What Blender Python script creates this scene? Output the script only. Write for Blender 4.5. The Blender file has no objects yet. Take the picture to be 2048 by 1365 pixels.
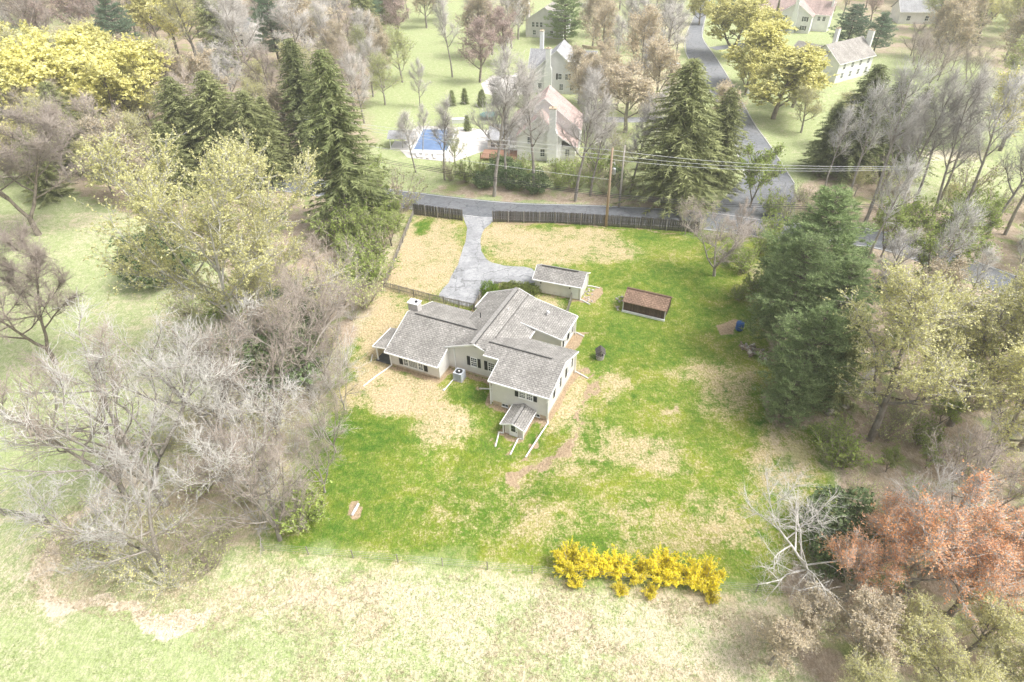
import bpy, math, random
import numpy as np
from mathutils import Matrix, Vector

sc = bpy.context.scene
col = sc.collection
# ------------------------------------------------------------------ camera
CAM_H, F_PX, PITCH, ROLL = 50.0, 1251.0, math.radians(38.05), math.radians(-1.25)
PX, PY = 1024.0, 682.5
fw = np.array([0, math.cos(PITCH), -math.sin(PITCH)])
_r = np.array([1.0, 0, 0]); _u = np.cross(_r, fw)
rt = _r*math.cos(ROLL) + _u*math.sin(ROLL)
up = -_r*math.sin(ROLL) + _u*math.cos(ROLL)
cam_d = bpy.data.cameras.new('camera'); cam = bpy.data.objects.new('camera', cam_d)
col.objects.link(cam)
cam_d.sensor_width = 36.0; cam_d.lens = F_PX/2048*36.0
cam_d.clip_start = 0.5; cam_d.clip_end = 3000
cam.matrix_world = Matrix(((rt[0], up[0], -fw[0], 0), (rt[1], up[1], -fw[1], 0), (rt[2], up[2], -fw[2], CAM_H), (0, 0, 0, 1)))
sc.camera = cam
# ------------------------------------------------------------------ sky, sun, exposure
SUN_EL, SUN_AZ = math.radians(56), math.radians(105)      # azimuth measured from +Y clockwise
w = bpy.data.worlds.new('World'); sc.world = w; w.use_nodes = True
nt = w.node_tree; nt.nodes.clear()
sky = nt.nodes.new('ShaderNodeTexSky'); sky.sky_type = 'NISHITA'; sky.sun_disc = False
sky.sun_elevation = SUN_EL; sky.sun_rotation = SUN_AZ; sky.dust_density = 6.0; sky.air_density = 1.0; sky.ozone_density = 1.0
hs = nt.nodes.new('ShaderNodeHueSaturation'); hs.inputs['Saturation'].default_value = 0.30
bg = nt.nodes.new('ShaderNodeBackground'); bg.inputs['Strength'].default_value = 0.13
wo = nt.nodes.new('ShaderNodeOutputWorld')
nt.links.new(sky.outputs[0], hs.inputs['Color']); nt.links.new(hs.outputs[0], bg.inputs['Color']); nt.links.new(bg.outputs[0], wo.inputs['Surface'])
sun_d = bpy.data.lights.new('sun', 'SUN'); sun_d.energy = 1.5; sun_d.angle = math.radians(17); sun_d.color = (1.0, 0.98, 0.95)
sun = bpy.data.objects.new('sun', sun_d); col.objects.link(sun); sun.location = (120, 60, 150)
sdir = Vector((math.sin(SUN_AZ)*math.cos(SUN_EL), math.cos(SUN_AZ)*math.cos(SUN_EL), math.sin(SUN_EL)))
sun.rotation_euler = sdir.to_track_quat('Z', 'Y').to_euler()
sc.view_settings.view_transform = 'Standard'; sc.view_settings.look = 'None'
sc.view_settings.gamma = 1.0; sc.view_settings.exposure = 1.02; sc.view_settings.use_curve_mapping = False
sc.cycles.use_denoising = True
sc.cycles.max_bounces = 5; sc.cycles.diffuse_bounces = 4; sc.cycles.transparent_max_bounces = 4; sc.cycles.volume_bounces = 1
sc.cycles.transmission_bounces = 2; sc.cycles.glossy_bounces = 2

# ------------------------------------------------------------------ pixel -> place
def G(x, y, z=0.0):
    v = fw*F_PX + rt*(x-PX) - up*(y-PY)
    t = (z-CAM_H)/v[2]
    return np.array([v[0]*t, v[1]*t, z])
def G2(x, y, z=0.0): return G(x, y, z)[:2]

# ------------------------------------------------------------------ small helpers
def tag(o, label=None, cat=None, group=None, kind=None):
    if label: o['label'] = label
    if cat: o['category'] = cat
    if group: o['group'] = group
    if kind: o['kind'] = kind
    return o
def empty(name, loc=(0, 0, 0), rz=0.0, parent=None):
    o = bpy.data.objects.new(name, None); col.objects.link(o)
    o.location = [float(c) for c in loc]; o.rotation_euler = (0, 0, rz); o.empty_display_size = 0.5
    if parent: o.parent = parent
    return o
def link(name, me, parent=None, loc=None, rz=0.0):
    o = bpy.data.objects.new(name, me); col.objects.link(o)
    if parent: o.parent = parent
    if loc is not None: o.location = [float(c) for c in loc]
    if rz: o.rotation_euler = (0, 0, rz)
    return o

class MB:
    """collects faces, builds ONE mesh object"""
    def __init__(s): s.v = []; s.f = []; s.uv = {}
    def add(s, vs, fs):
        k = len(s.v); s.v += [tuple(map(float, q)) for q in vs]; s.f += [tuple(i+k for i in q) for q in fs]; return s
    def box(s, a, b):
        x0, y0, z0 = [min(p, q) for p, q in zip(a, b)]; x1, y1, z1 = [max(p, q) for p, q in zip(a, b)]
        return s.add([(x0, y0, z0), (x1, y0, z0), (x1, y1, z0), (x0, y1, z0), (x0, y0, z1), (x1, y0, z1), (x1, y1, z1), (x0, y1, z1)],
                     [(3, 2, 1, 0), (4, 5, 6, 7), (0, 1, 5, 4), (1, 2, 6, 5), (2, 3, 7, 6), (3, 0, 4, 7)])
    def obox(s, c, ax, ay, hx, hy, z0, z1):
        c = np.array(c, float)[:2]; ax = np.array(ax)[:2]; ay = np.array(ay)[:2]
        p = [c-ax*hx-ay*hy, c+ax*hx-ay*hy, c+ax*hx+ay*hy, c-ax*hx+ay*hy]
        return s.prism(p, z0, z1)
    def prism(s, poly, z0, z1):
        n = len(poly)
        area = sum(poly[i][0]*poly[(i+1) % n][1]-poly[(i+1) % n][0]*poly[i][1] for i in range(n))
        if area < 0: poly = poly[::-1]
        return s.add([(p[0], p[1], z0) for p in poly]+[(p[0], p[1], z1) for p in poly],
                     [tuple(range(n-1, -1, -1)), tuple(range(n, 2*n))]+[(i, (i+1) % n, n+(i+1) % n, n+i) for i in range(n)])
    def extr(s, pts, d):
        """polygon pts (3D) extruded by vector d"""
        n = len(pts); d = np.array(d, float); pts = [np.array(p, float) for p in pts]
        nrm = sum((np.cross(pts[i]-pts[0], pts[i+1]-pts[0]) for i in range(1, n-1)), np.zeros(3))
        if np.dot(nrm, d) > 0: pts = pts[::-1]
        return s.add(pts+[p+d for p in pts], [tuple(range(n)), tuple(range(2*n-1, n-1, -1))]+[((i+1) % n, i, n+i, n+(i+1) % n) for i in range(n)])
    def tube(s, pts, rad, n=6, cap=True):
        pts = [np.array(p, float) for p in pts]; m = len(pts)
        rad = [rad]*m if np.isscalar(rad) else list(rad)
        vs = []
        for i, p in enumerate(pts):
            t = pts[min(i+1, m-1)]-pts[max(i-1, 0)]; t = t/(np.linalg.norm(t)+1e-9)
            a = np.array([0, 0, 1.0]) if abs(t[2]) < .85 else np.array([1.0, 0, 0])
            x = np.cross(a, t); x /= np.linalg.norm(x); y = np.cross(t, x)
            for k in range(n):
                q = 2*math.pi*k/n; vs.append(p+(x*math.cos(q)+y*math.sin(q))*rad[i])
        fs = [(i*n+k, i*n+(k+1) % n, (i+1)*n+(k+1) % n, (i+1)*n+k) for i in range(m-1) for k in range(n)]
        if cap: fs += [tuple(range(n-1, -1, -1)), tuple(range((m-1)*n, m*n))]
        return s.add(vs, fs)
    def lathe(s, prof, n=16, c=(0, 0, 0)):
        vs = []; m = len(prof)
        for r, z in prof:
            for k in range(n):
                q = 2*math.pi*k/n; vs.append((c[0]+r*math.cos(q), c[1]+r*math.sin(q), c[2]+z))
        fs = [(i*n+k, i*n+(k+1) % n, (i+1)*n+(k+1) % n, (i+1)*n+k) for i in range(m-1) for k in range(n)]
        fs += [tuple(range(n-1, -1, -1)), tuple(range((m-1)*n, m*n))]
        return s.add(vs, fs)
    def mesh(s, name, mat, smooth=False):
        me = bpy.data.meshes.new(name); me.from_pydata(s.v, [], s.f); me.materials.append(mat)
        if smooth: me.polygons.foreach_set('use_smooth', [True]*len(me.polygons))
        me.update(); return me
    def build(s, name, mat, parent=None, smooth=False, loc=None, rz=0):
        return link(name, s.mesh(name, mat, smooth), parent, loc, rz)

# ------------------------------------------------------------------ materials
class N:
    def __init__(s, name):
        s.m = bpy.data.materials.new(name); s.m.use_nodes = True; s.t = s.m.node_tree; s.t.nodes.clear()
        s.out = s.t.nodes.new('ShaderNodeOutputMaterial')
    def n(s, ty, **kw):
        x = s.t.nodes.new(ty)
        for k, v in kw.items(): setattr(x, k, v)
        return x
    def lk(s, a, b): s.t.links.new(a, b)
    def put(s, x, i, v):
        if hasattr(v, 'is_linked') or isinstance(v, bpy.types.NodeSocket): s.lk(v, x.inputs[i])
        else: x.inputs[i].default_value = v
    def coord(s, k='Object'): return s.n('ShaderNodeTexCoord').outputs[k]
    def noise(s, vec, scale, detail=4, rough=.55, dist=0.0):
        x = s.n('ShaderNodeTexNoise'); s.put(x, 'Vector', vec); x.inputs['Scale'].default_value = scale
        x.inputs['Detail'].default_value = detail; x.inputs['Roughness'].default_value = rough; x.inputs['Distortion'].default_value = dist
        return x.outputs['Fac']
    def math(s, op, a, b=0.0, c=0.0, clamp=False):
        x = s.n('ShaderNodeMath', operation=op, use_clamp=clamp); s.put(x, 0, a); s.put(x, 1, b)
        if op in ('MULTIPLY_ADD',): s.put(x, 2, c)
        return x.outputs[0]
    def ramp(s, f, a, b, lo=0.0, hi=1.0):
        x = s.n('ShaderNodeMapRange', interpolation_type='SMOOTHSTEP'); s.put(x, 0, f); x.inputs[1].default_value = a; x.inputs[2].default_value = b
        x.inputs[3].default_value = lo; x.inputs[4].default_value = hi
        return x.outputs[0]
    def mix(s, f, a, b, mode='MIX'):
        x = s.n('ShaderNodeMix', data_type='RGBA', blend_type=mode); s.put(x, 0, f)
        for i, v in ((6, a), (7, b)):
            if isinstance(v, (tuple, list)): x.inputs[i].default_value = (v[0], v[1], v[2], 1)
            else: s.lk(v, x.inputs[i])
        return x.outputs[2]
    def mulc(s, c, f):
        """colour times scalar"""
        x = s.n('ShaderNodeVectorMath', operation='SCALE')
        if isinstance(c, (tuple, list)): x.inputs[0].default_value = c[:3]
        else: s.lk(c, x.inputs[0])
        s.put(x, 3, f); return x.outputs[0]
    def bump(s, h, strength=.3, dist=.05):
        x = s.n('ShaderNodeBump'); x.inputs['Strength'].default_value = strength; x.inputs['Distance'].default_value = dist; s.lk(h, x.inputs['Height']); return x.outputs[0]
    def surf(s, colr, rough=.8, metal=0.0, nrm=None, spec=.3, transl=None):
        p = s.n('ShaderNodeBsdfPrincipled')
        if isinstance(colr, (tuple, list)): p.inputs['Base Color'].default_value = (*colr[:3], 1)
        else: s.lk(colr, p.inputs['Base Color'])
        s.put(p, 'Roughness', rough); p.inputs['Metallic'].default_value = metal; p.inputs['Specular IOR Level'].default_value = spec
        if nrm is not None: s.lk(nrm, p.inputs['Normal'])
        sh = p.outputs[0]
        if transl:
            tr = s.n('ShaderNodeBsdfTranslucent')
            if isinstance(colr, (tuple, list)): tr.inputs[0].default_value = (*colr[:3], 1)
            else: s.lk(colr, tr.inputs[0])
            mx = s.n('ShaderNodeMixShader'); mx.inputs[0].default_value = transl; s.lk(sh, mx.inputs[1]); s.lk(tr.outputs[0], mx.inputs[2]); sh = mx.outputs[0]
        s.lk(sh, s.out.inputs['Surface']); return s.m

def mat_plain(name, c, rough=.7, var=.12, scale=3.0, metal=0.0, spec=.3):
    n = N(name); co = n.coord()
    f = n.noise(co, scale, 5, .6)
    k = n.ramp(f, .3, .7, 1-var, 1+var)
    return n.surf(n.mulc(c, k), rough, metal, spec=spec)
def mat_shingle(name, c1, c2):
    n = N(name); co = n.coord('UV')
    b = n.n('ShaderNodeTexBrick'); n.lk(co, b.inputs['Vector']); b.offset = .5
    b.inputs['Scale'].default_value = 1.0; b.inputs['Brick Width'].default_value = .42; b.inputs['Row Height'].default_value = .26
    b.inputs['Mortar Size'].default_value = .03; b.inputs['Mortar Smooth'].default_value = .3; b.inputs['Bias'].default_value = -.1
    b.inputs['Color1'].default_value = (*c1, 1); b.inputs['Color2'].default_value = (*c2, 1); b.inputs['Mortar'].default_value = (*[q*.5 for q in c1], 1)
    f = n.noise(co, 4.5, 6, .75); f2 = n.noise(co, .45, 4, .6)
    k = n.math('MULTIPLY', n.ramp(f, .25, .75, .55, 1.42), n.ramp(f2, .3, .7, .84, 1.14))
    # dark streaks that run down the slope
    mp = n.n('ShaderNodeMapping'); n.lk(co, mp.inputs['Vector']); mp.inputs['Scale'].default_value = (1.6, .16, 1)
    st = n.noise(mp.outputs[0], 1.0, 4, .6); k = n.math('MULTIPLY', k, n.ramp(st, .42, .75, 1.04, .80))
    return n.surf(n.mulc(b.outputs['Color'], k), .9, nrm=n.bump(b.outputs['Fac'], -.35, .02), spec=.15)
def mat_siding(name, c, lap=.13, dirt=(.34, .27, .19)):
    n = N(name); co = n.coord(); sp = n.n('ShaderNodeSeparateXYZ'); n.lk(co, sp.inputs[0])
    fr = n.math('FRACT', n.math('DIVIDE', sp.outputs[2], lap))
    line = n.ramp(fr, .0, .16, .80, 1.0)
    f = n.noise(co, .7, 4); k = n.math('MULTIPLY', line, n.ramp(f, .3, .7, .94, 1.05))
    cc = n.mulc(c, k)
    dz = n.math('MULTIPLY', n.ramp(sp.outputs[2], .9, .25), n.ramp(n.noise(co, 2.2, 5), .35, .75))
    cc = n.mix(n.math('MULTIPLY', dz, .35), cc, dirt)
    return n.surf(cc, .6, nrm=n.bump(fr, .3, .02), spec=.3)
def mat_wood(name, c, c2, scale=(9, 9, .8), rough=.85):
    n = N(name); co = n.coord(); mp = n.n('ShaderNodeMapping'); n.lk(co, mp.inputs[0]); mp.inputs['Scale'].default_value = scale
    oi = n.n('ShaderNodeObjectInfo').outputs['Random']
    f = n.noise(mp.outputs[0], 1.5, 5, .65)
    cc = n.mix(n.ramp(f, .3, .72), c, c2)
    return n.surf(n.mulc(cc, n.math('MULTIPLY_ADD', oi, .5, .75)), rough, nrm=n.bump(f, .3, .02), spec=.15)
def mat_bark(name, c, c2, scale=3.0):
    n = N(name); co = n.coord(); mp = n.n('ShaderNodeMapping'); n.lk(co, mp.inputs[0]); mp.inputs['Scale'].default_value = (1, 1, .35)
    f = n.noise(mp.outputs[0], scale, 6, .7); oi = n.n('ShaderNodeObjectInfo').outputs['Random']
    cc = n.mix(n.ramp(f, .35, .65), c, c2)
    return n.surf(n.mulc(cc, n.math('MULTIPLY_ADD', oi, .35, .82)), .95, spec=.1)
def mat_leaf(name, c, c2, transl=.3, var=.5, clump=.5):
    n = N(name); co = n.coord(); g = n.n('ShaderNodeNewGeometry').outputs['Random Per Island']
    oi = n.n('ShaderNodeObjectInfo').outputs['Random']
    f = n.noise(co, clump, 3, .6)
    t = n.math('ADD', n.math('MULTIPLY', n.ramp(f, .3, .7), .6), n.math('MULTIPLY', g, .4))
    cc = n.mix(t, c, c2)
    k = n.math('MULTIPLY', n.math('MULTIPLY_ADD', g, var, 1-var/2), n.math('MULTIPLY_ADD', oi, .3, .85))
    return n.surf(n.mulc(cc, k), .7, spec=.2, transl=transl)

M = {}
M['roof'] = mat_shingle('grey_shingles', (.335, .32, .297), (.255, .243, .226))
M['roof_pink'] = mat_shingle('faded_red_shingles', (.52, .395, .36), (.44, .34, .31))
M['roof_light'] = mat_shingle('pale_grey_shingles', (.42, .42, .43), (.35, .35, .36))
M['roof_tan'] = mat_shingle('taupe_shingles', (.40, .37, .34), (.33, .31, .28))
M['siding'] = mat_siding('beige_lap_siding', (.68, .66, .63))
M['siding_white'] = mat_siding('white_lap_siding', (.80, .79, .79))
M['siding_grey'] = mat_siding('pale_grey_lap_siding', (.70, .69, .70))
M['found'] = mat_plain('tan_block_foundation', (.48, .39, .28), .9, .2, 2.5)
M['white'] = mat_plain('white_painted_trim', (.80, .80, .79), .45, .05, 2)
M['offwhite'] = mat_plain('dusty_white_pipe', (.72, .70, .67), .5, .10, 6)
M['vent'] = mat_plain('dark_ridge_vent', (.07, .068, .066), .8, .2)
M['ridgecap'] = mat_plain('grey_ridge_shingle', (.26, .25, .235), .9, .25, 6)
M['shutter'] = mat_plain('black_shutter_paint', (.022, .023, .025), .5, .2)
M['metal'] = mat_plain('galvanised_metal', (.42, .43, .45), .4, .15, 5, .6)
M['acgrey'] = mat_plain('light_grey_enamel', (.47, .50, .54), .45, .06)
M['dark'] = mat_plain('dark_grille', (.03, .03, .032), .6, .3)
n = N('window_glass'); M['glass'] = n.surf(n.mix(n.ramp(n.noise(n.coord(), .6, 3), .35, .65), (.016, .022, .028), (.06, .075, .085)), .08, spec=.5)
M['stone'] = mat_plain('grey_field_stone', (.36, .33, .30), .9, .3, 4)
M['brick'] = mat_plain('pale_mortared_chimney', (.46, .44, .42), .9, .25, 6)
M['slab'] = mat_plain('dark_slate_porch_floor', (.085, .085, .09), .8, .2)
M['fence_dark'] = mat_wood('weathered_dark_board', (.060, .052, .046), (.165, .15, .14))
M['fence_grey'] = mat_wood('weathered_grey_picket', (.20, .18, .155), (.36, .335, .30))
M['shedroof'] = mat_shingle('brown_shingles', (.29, .195, .14), (.235, .155, .115))
M['shedwall'] = mat_wood('dark_brown_board', (.055, .030, .022), (.15, .10, .075))
M['newwood'] = mat_wood('yellow_lumber', (.50, .38, .20), (.60, .48, .27))
M['pole'] = mat_wood('brown_utility_pole', (.40, .29, .20), (.54, .41, .30), (5, 5, .4))
M['pole_grey'] = mat_wood('grey_utility_pole', (.42, .38, .33), (.56, .51, .46), (5, 5, .4))
M['wire'] = mat_plain('power_cable', (.62, .62, .62), .6, .05)
M['cable'] = mat_plain('black_cable', (.06, .06, .065), .7, .05)
M['blue'] = mat_plain('blue_plastic', (.010, .085, .28), .4, .15)
M['poolcover'] = mat_plain('blue_pool_cover', (.14, .215, .36), .7, .12, .5)
M['concrete'] = mat_plain('pale_concrete', (.60, .57, .53), .9, .10, .5)
M['deckwood'] = mat_wood('red_brown_deck', (.34, .19, .13), (.46, .29, .21))
M['red'] = mat_plain('red_fabric', (.35, .03, .03), .8)
M['logbark'] = mat_wood('log_bark', (.16, .12, .09), (.42, .34, .26), (4, 4, 4))
M['logpale'] = mat_wood('pale_dead_log', (.42, .38, .33), (.58, .54, .48), (3, 3, 3))
M['soil'] = mat_plain('orange_brown_soil', (.36, .23, .13), .95, .35, 3)
def mat_asphalt(name, c, c2, patch=.25):
    n = N(name); co = n.coord(); f = n.noise(co, patch, 6, .65, .6); f2 = n.noise(co, 6, 4, .7); f3 = n.noise(co, 1.3, 5, .7)
    cc = n.mix(n.ramp(f, .35, .65), c, c2)
    k = n.math('MULTIPLY', n.ramp(f2, .3, .7, .86, 1.10), n.ramp(f3, .3, .72, .82, 1.12))
    dn = n.n('ShaderNodeTexNoise'); n.lk(co, dn.inputs['Vector']); dn.inputs['Scale'].default_value = .8; dn.inputs['Detail'].default_value = 4
    wv = n.n('ShaderNodeVectorMath', operation='MULTIPLY_ADD'); n.lk(dn.outputs['Color'], wv.inputs[0]); wv.inputs[1].default_value = (2.2, 2.2, 0); n.lk(co, wv.inputs[2])
    vo = n.n('ShaderNodeTexVoronoi', feature='DISTANCE_TO_EDGE'); n.lk(wv.outputs[0], vo.inputs['Vector']); vo.inputs['Scale'].default_value = .32
    k = n.math('MULTIPLY', k, n.ramp(vo.outputs['Distance'], .006, .022, .62, 1.0))
    return n.surf(n.mulc(cc, k), .9, nrm=n.bump(f2, .2, .02), spec=.2)
M['drive'] = mat_asphalt('bleached_grey_driveway', (.285, .29, .30), (.37, .375, .385))
M['road'] = mat_asphalt('worn_road_asphalt', (.155, .165, .18), (.20, .205, .215), .1)
M['street'] = mat_asphalt('pale_street_asphalt', (.20, .21, .225), (.25, .255, .265), .1)
M['paint'] = mat_plain('white_road_paint', (.7, .7, .68), .7, .12)
M['kerb'] = mat_plain('concrete_kerb', (.50, .49, .46), .9, .15)
# bark and foliage
M['bark_grey'] = mat_bark('grey_bark', (.24, .21, .18), (.40, .37, .33))
M['bark_brown'] = mat_bark('brown_bark', (.15, .125, .10), (.28, .24, .20))
M['bark_pale'] = mat_bark('pale_mottled_bark', (.36, .34, .30), (.66, .64, .60), 1.6)
M['twig_grey'] = mat_bark('grey_twigs', (.44, .41, .37), (.56, .53, .49), .6)
M['twig_brown'] = mat_bark('brown_twigs', (.34, .285, .24), (.46, .40, .345), .6)
M['twig_pale'] = mat_bark('pale_twigs', (.46, .44, .40), (.60, .58, .54), .6)
M['bud_yellow'] = mat_leaf('pale_yellow_green_buds', (.58, .56, .24), (.70, .68, .36))
M['bud_green'] = mat_leaf('pale_green_buds', (.40, .45, .17), (.56, .57, .28))
M['leaf_gold'] = mat_leaf('yellow_spring_leaves', (.74, .70, .24), (.82, .79, .40))
M['leaf_lime'] = mat_leaf('lime_spring_leaves', (.27, .37, .075), (.42, .49, .15))
M['bud_red'] = mat_leaf('orange_red_maple_buds', (.74, .36, .16), (.84, .50, .30))
M['bud_purple'] = mat_leaf('purple_red_buds', (.48, .36, .33), (.58, .46, .42))
M['bud_tan'] = mat_leaf('tan_buds', (.54, .45, .31), (.64, .56, .41))
M['flower'] = mat_leaf('yellow_forsythia_flowers', (.93, .80, .04), (.96, .86, .10), .35, .35, 1.2)
M['spruce'] = mat_leaf('spruce_needles', (.20, .24, .095), (.33, .36, .17), .35, .7, .6)
M['spruce_y'] = mat_leaf('yellowish_spruce_needles', (.25, .28, .11), (.39, .41, .20), .35, .7, .6)
M['pine'] = mat_leaf('white_pine_needles', (.20, .28, .11), (.38, .46, .23), .4, .6, .5)
M['pine_blue'] = mat_leaf('blue_green_pine_needles', (.17, .25, .155), (.27, .35, .23), .35, .6, .5)
M['boxwood'] = mat_leaf('bright_green_shrub_leaves', (.09, .17, .012), (.17, .26, .025), .25, .6, 1.5)
M['hedge'] = mat_leaf('olive_shrub_leaves', (.13, .17, .035), (.24, .27, .075), .25, .6, 1.2)
M['ivy'] = mat_leaf('dark_evergreen_leaves', (.12, .18, .075), (.20, .26, .12), .2, .6, 1.0)

# ------------------------------------------------------------------ ground
def vnoise(x, y, seed=0):
    def h(i, j):
        a = np.sin(i*127.1+j*311.7+seed*74.7)*43758.5453; return a-np.floor(a)
    xi = np.floor(x); yi = np.floor(y); fx = x-xi; fy = y-yi; fx = fx*fx*(3-2*fx); fy = fy*fy*(3-2*fy)
    return (h(xi, yi)*(1-fx)+h(xi+1, yi)*fx)*(1-fy)+(h(xi, yi+1)*(1-fx)+h(xi+1, yi+1)*fx)*fy
def fnoise(x, y, s, seed=0): return .55*vnoise(x/s, y/s, seed)+.3*vnoise(x*2.1/s, y*2.1/s, seed+3)+.15*vnoise(x*4.3/s, y*4.3/s, seed+7)
LOT = [G2(824, 408), G2(1550, 455), G2(1727, 1209), G2(516, 1098)]
def inpoly(x, y, poly):
    r = np.zeros(np.shape(x), bool); n = len(poly)
    for i in range(n):
        x0, y0 = poly[i]; x1, y1 = poly[(i+1) % n]
        c = ((y0 > y) != (y1 > y)) & (x < (x1-x0)*(y-y0)/(y1-y0+1e-12)+x0)
        r ^= c
    return r
def polydist(x, y, poly, closed=True):
    d = np.full(np.shape(x), 1e9); n = len(poly)
    for i in range(n if closed else n-1):
        a = np.array(poly[i]); b = np.array(poly[(i+1) % n]); ab = b-a
        t = np.clip(((x-a[0])*ab[0]+(y-a[1])*ab[1])/(ab@ab+1e-9), 0, 1)
        d = np.minimum(d, np.hypot(x-a[0]-t*ab[0], y-a[1]-t*ab[1]))
    return d
xs = np.concatenate([np.linspace(-700, -150, 12)[:-1], np.arange(-150, -42, 2.5), np.arange(-42, 50, .42), np.arange(50, 150, 2.5), np.linspace(150, 700, 12)])
ys = np.concatenate([np.linspace(-120, 14, 10)[:-1], np.arange(14, 108, .42), np.arange(108, 260, 2.0), np.linspace(260, 1300, 16)])
GX, GY = np.meshgrid(xs, ys)
wx = GX+(fnoise(GX, GY, 3.0, 1)-.5)*4.2+(fnoise(GX, GY, .9, 11)-.5)*1.0
wy = GY+(fnoise(GX, GY, 3.0, 2)-.5)*4.2+(fnoise(GX, GY, .9, 12)-.5)*1.0
def blob(cx, cy, rx, ry, soft=1.0, warp=True):
    c = G2(cx, cy); ex = (G2(cx+rx, cy)-G2(cx-rx, cy))/2; ey = (G2(cx, cy+ry)-G2(cx, cy-ry))/2
    Mi = np.linalg.inv(np.array([ex, ey]).T)
    dx = (wx if warp else GX)-c[0]; dy = (wy if warp else GY)-c[1]
    a = Mi[0, 0]*dx+Mi[0, 1]*dy; b = Mi[1, 0]*dx+Mi[1, 1]*dy
    q = 1-np.hypot(a, b); t = np.clip(q/(.5*soft)+.5, 0, 1); return t*t*(3-2*t)
def strip(pts, width, warp=True, soft=.6):
    d = polydist(wx if warp else GX, wy if warp else GY, [G2(*p) for p in pts], False)
    t = np.clip((width/2-d)/(soft*width/2)+.5, 0, 1); return t*t*(3-2*t)
inside = inpoly(GX, GY, LOT)
lotd = polydist(GX, GY, LOT)
sd = np.where(inside, lotd, -lotd)
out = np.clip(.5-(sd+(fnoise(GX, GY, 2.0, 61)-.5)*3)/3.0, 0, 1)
dry = np.full(GX.shape, .30); lush = np.zeros(GX.shape); soil = np.zeros(GX.shape); litter = np.zeros(GX.shape); path = np.zeros(GX.shape)
dry = np.where(inside, .20, np.where(GY > 104, .16, .42))
def mx(a, m, v=1.0): return np.maximum(a, m*v)
def mulm(a, m, v): return a*(1-m)+v*m
for b in [(855, 500, 75, 85, .88), (810, 545, 60, 40, .88), (755, 640, 60, 75, .92), (800, 780, 95, 38, 1.0), (885, 850, 50, 52, .92), (750, 745, 40, 30, .9),
          (1010, 480, 50, 40, .80), (1090, 492, 90, 36, .82), (1180, 485, 80, 32, .72), (1235, 500, 40, 22, .65), (1150, 820, 38, 110, .72), (1190, 900, 70, 50, .62),
          (1310, 910, 70, 42, .74), (1300, 880, 40, 20, .7), (1560, 930, 70, 70, .62), (1440, 1040, 60, 60, .55), (1390, 740, 50, 30, .52), (1450, 780, 50, 60, .55),
          (1110, 935, 50, 20, .5), (1080, 600, 40, 20, .55), (1215, 760, 22, 40, .55), (1010, 1010, 140, 70, .44), (1260, 1060, 160, 60, .42), (700, 800, 30, 40, .6),
          (1110, 620, 20, 12, .6), (1330, 815, 12, 8, .9), (1240, 760, 22, 18, .6)]:
    dry = mulm(dry, blob(*b[:4], 1.7), min(b[4], .5+(b[4]-.5)*.62))
for b in [(740, 870, 100, 40, .95), (700, 960, 90, 90, .55), (660, 1040, 110, 50, .65), (850, 1000, 170, 100, .38), (945, 785, 42, 22, .95), (955, 900, 80, 45, .40),
          (1065, 868, 20, 30, .95), (1210, 680, 75, 42, .75), (1240, 560, 60, 26, .62), (1360, 560, 90, 45, .62), (1380, 640, 110, 36, .60), (1300, 690, 90, 40, .5), (1270, 735, 40, 26, .7),
          (1330, 465, 90, 12, .8), (1180, 452, 70, 7, .9), (850, 455, 20, 22, .9), (1350, 650, 28, 16, .8), (1120, 990, 60, 18, .6), (1170, 1090, 80, 30, .4), (1180, 860, 30, 40, .45),
          (1410, 850, 40, 40, .62), (1560, 920, 24, 16, .95), (1200, 935, 40, 14, .5)]:
    m = blob(*b[:4], 1.8); lush = mx(lush, m, b[4]); dry = dry*(1-m*b[4]*.9)
rng0 = np.random.default_rng(5)
for _ in range(46):       # scattered darker clumps on the lawn
    cx, cy = rng0.uniform(640, 1660), rng0.uniform(690, 1150)
    m = blob(cx, cy, rng0.uniform(4, 11), rng0.uniform(3, 8), 1.0); lush = mx(lush, m, .9)
for cx, cy, r in [(1530, 850, 12), (1545, 866, 9), (1585, 872, 9), (1590, 885, 8), (1570, 915, 22), (1600, 940, 10), (1625, 930, 7), (1580, 978, 12), (1600, 985, 14), (1635, 925, 7), (1490, 812, 10), (1505, 845, 9), (1560, 858, 7)]:
    lush = mx(lush, blob(cx, cy, r, r*.7), 1.0)
# bare earth
soil = mx(soil, strip([(1150, 742), (1188, 738), (1192, 750), (1176, 800), (1150, 850), (1125, 895)], .55), .8)
soil = mx(soil, strip([(1130, 890), (1085, 935), (1040, 955)], 1.3), .75)
soil = mx(soil, strip([(1030, 955), (995, 995)], .4), .4)
soil = mx(soil, blob(710, 1022, 13, 19, .5, False), 1.0)
soil = mx(soil, blob(1468, 655, 30, 14, .8), .8)
soil = mx(soil, blob(1335, 815, 9, 6), .5)
soil = mx(soil, strip([(935, 450), (932, 480), (915, 525), (885, 578)], .9), .35)
soil = mx(soil, strip([(990, 446), (1100, 447), (1350, 466)], .8), .55)
AZ = math.radians(-25.2); HA = np.array([math.cos(AZ), math.sin(AZ)]); HB = np.array([-math.sin(AZ), math.cos(AZ)]); HO = G2(1096, 842)
def HW(u, v): return HO+HA*u+HB*v
def hstrip(uvs, width, v=1.0):
    global soil, lush, dry
    d = polydist(wx*.35+GX*.65, wy*.35+GY*.65, [HW(*p) for p in uvs], False)
    t = np.clip((width-d)/.5+.5, 0, 1); soil = mx(soil, t, v); lush = lush*(1-t)
hstrip([(-21.6, 1.1), (-14.4, 1.1), (-14.4, 3.5), (-7.3, 3.5), (-7.2, -.15), (0, -.15), (0.1, 8.9), (-2.4, 8.9)], .40, .95)
hstrip([(-2.5, 10.8), (-2.5, 16)], .8, .8)
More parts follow.
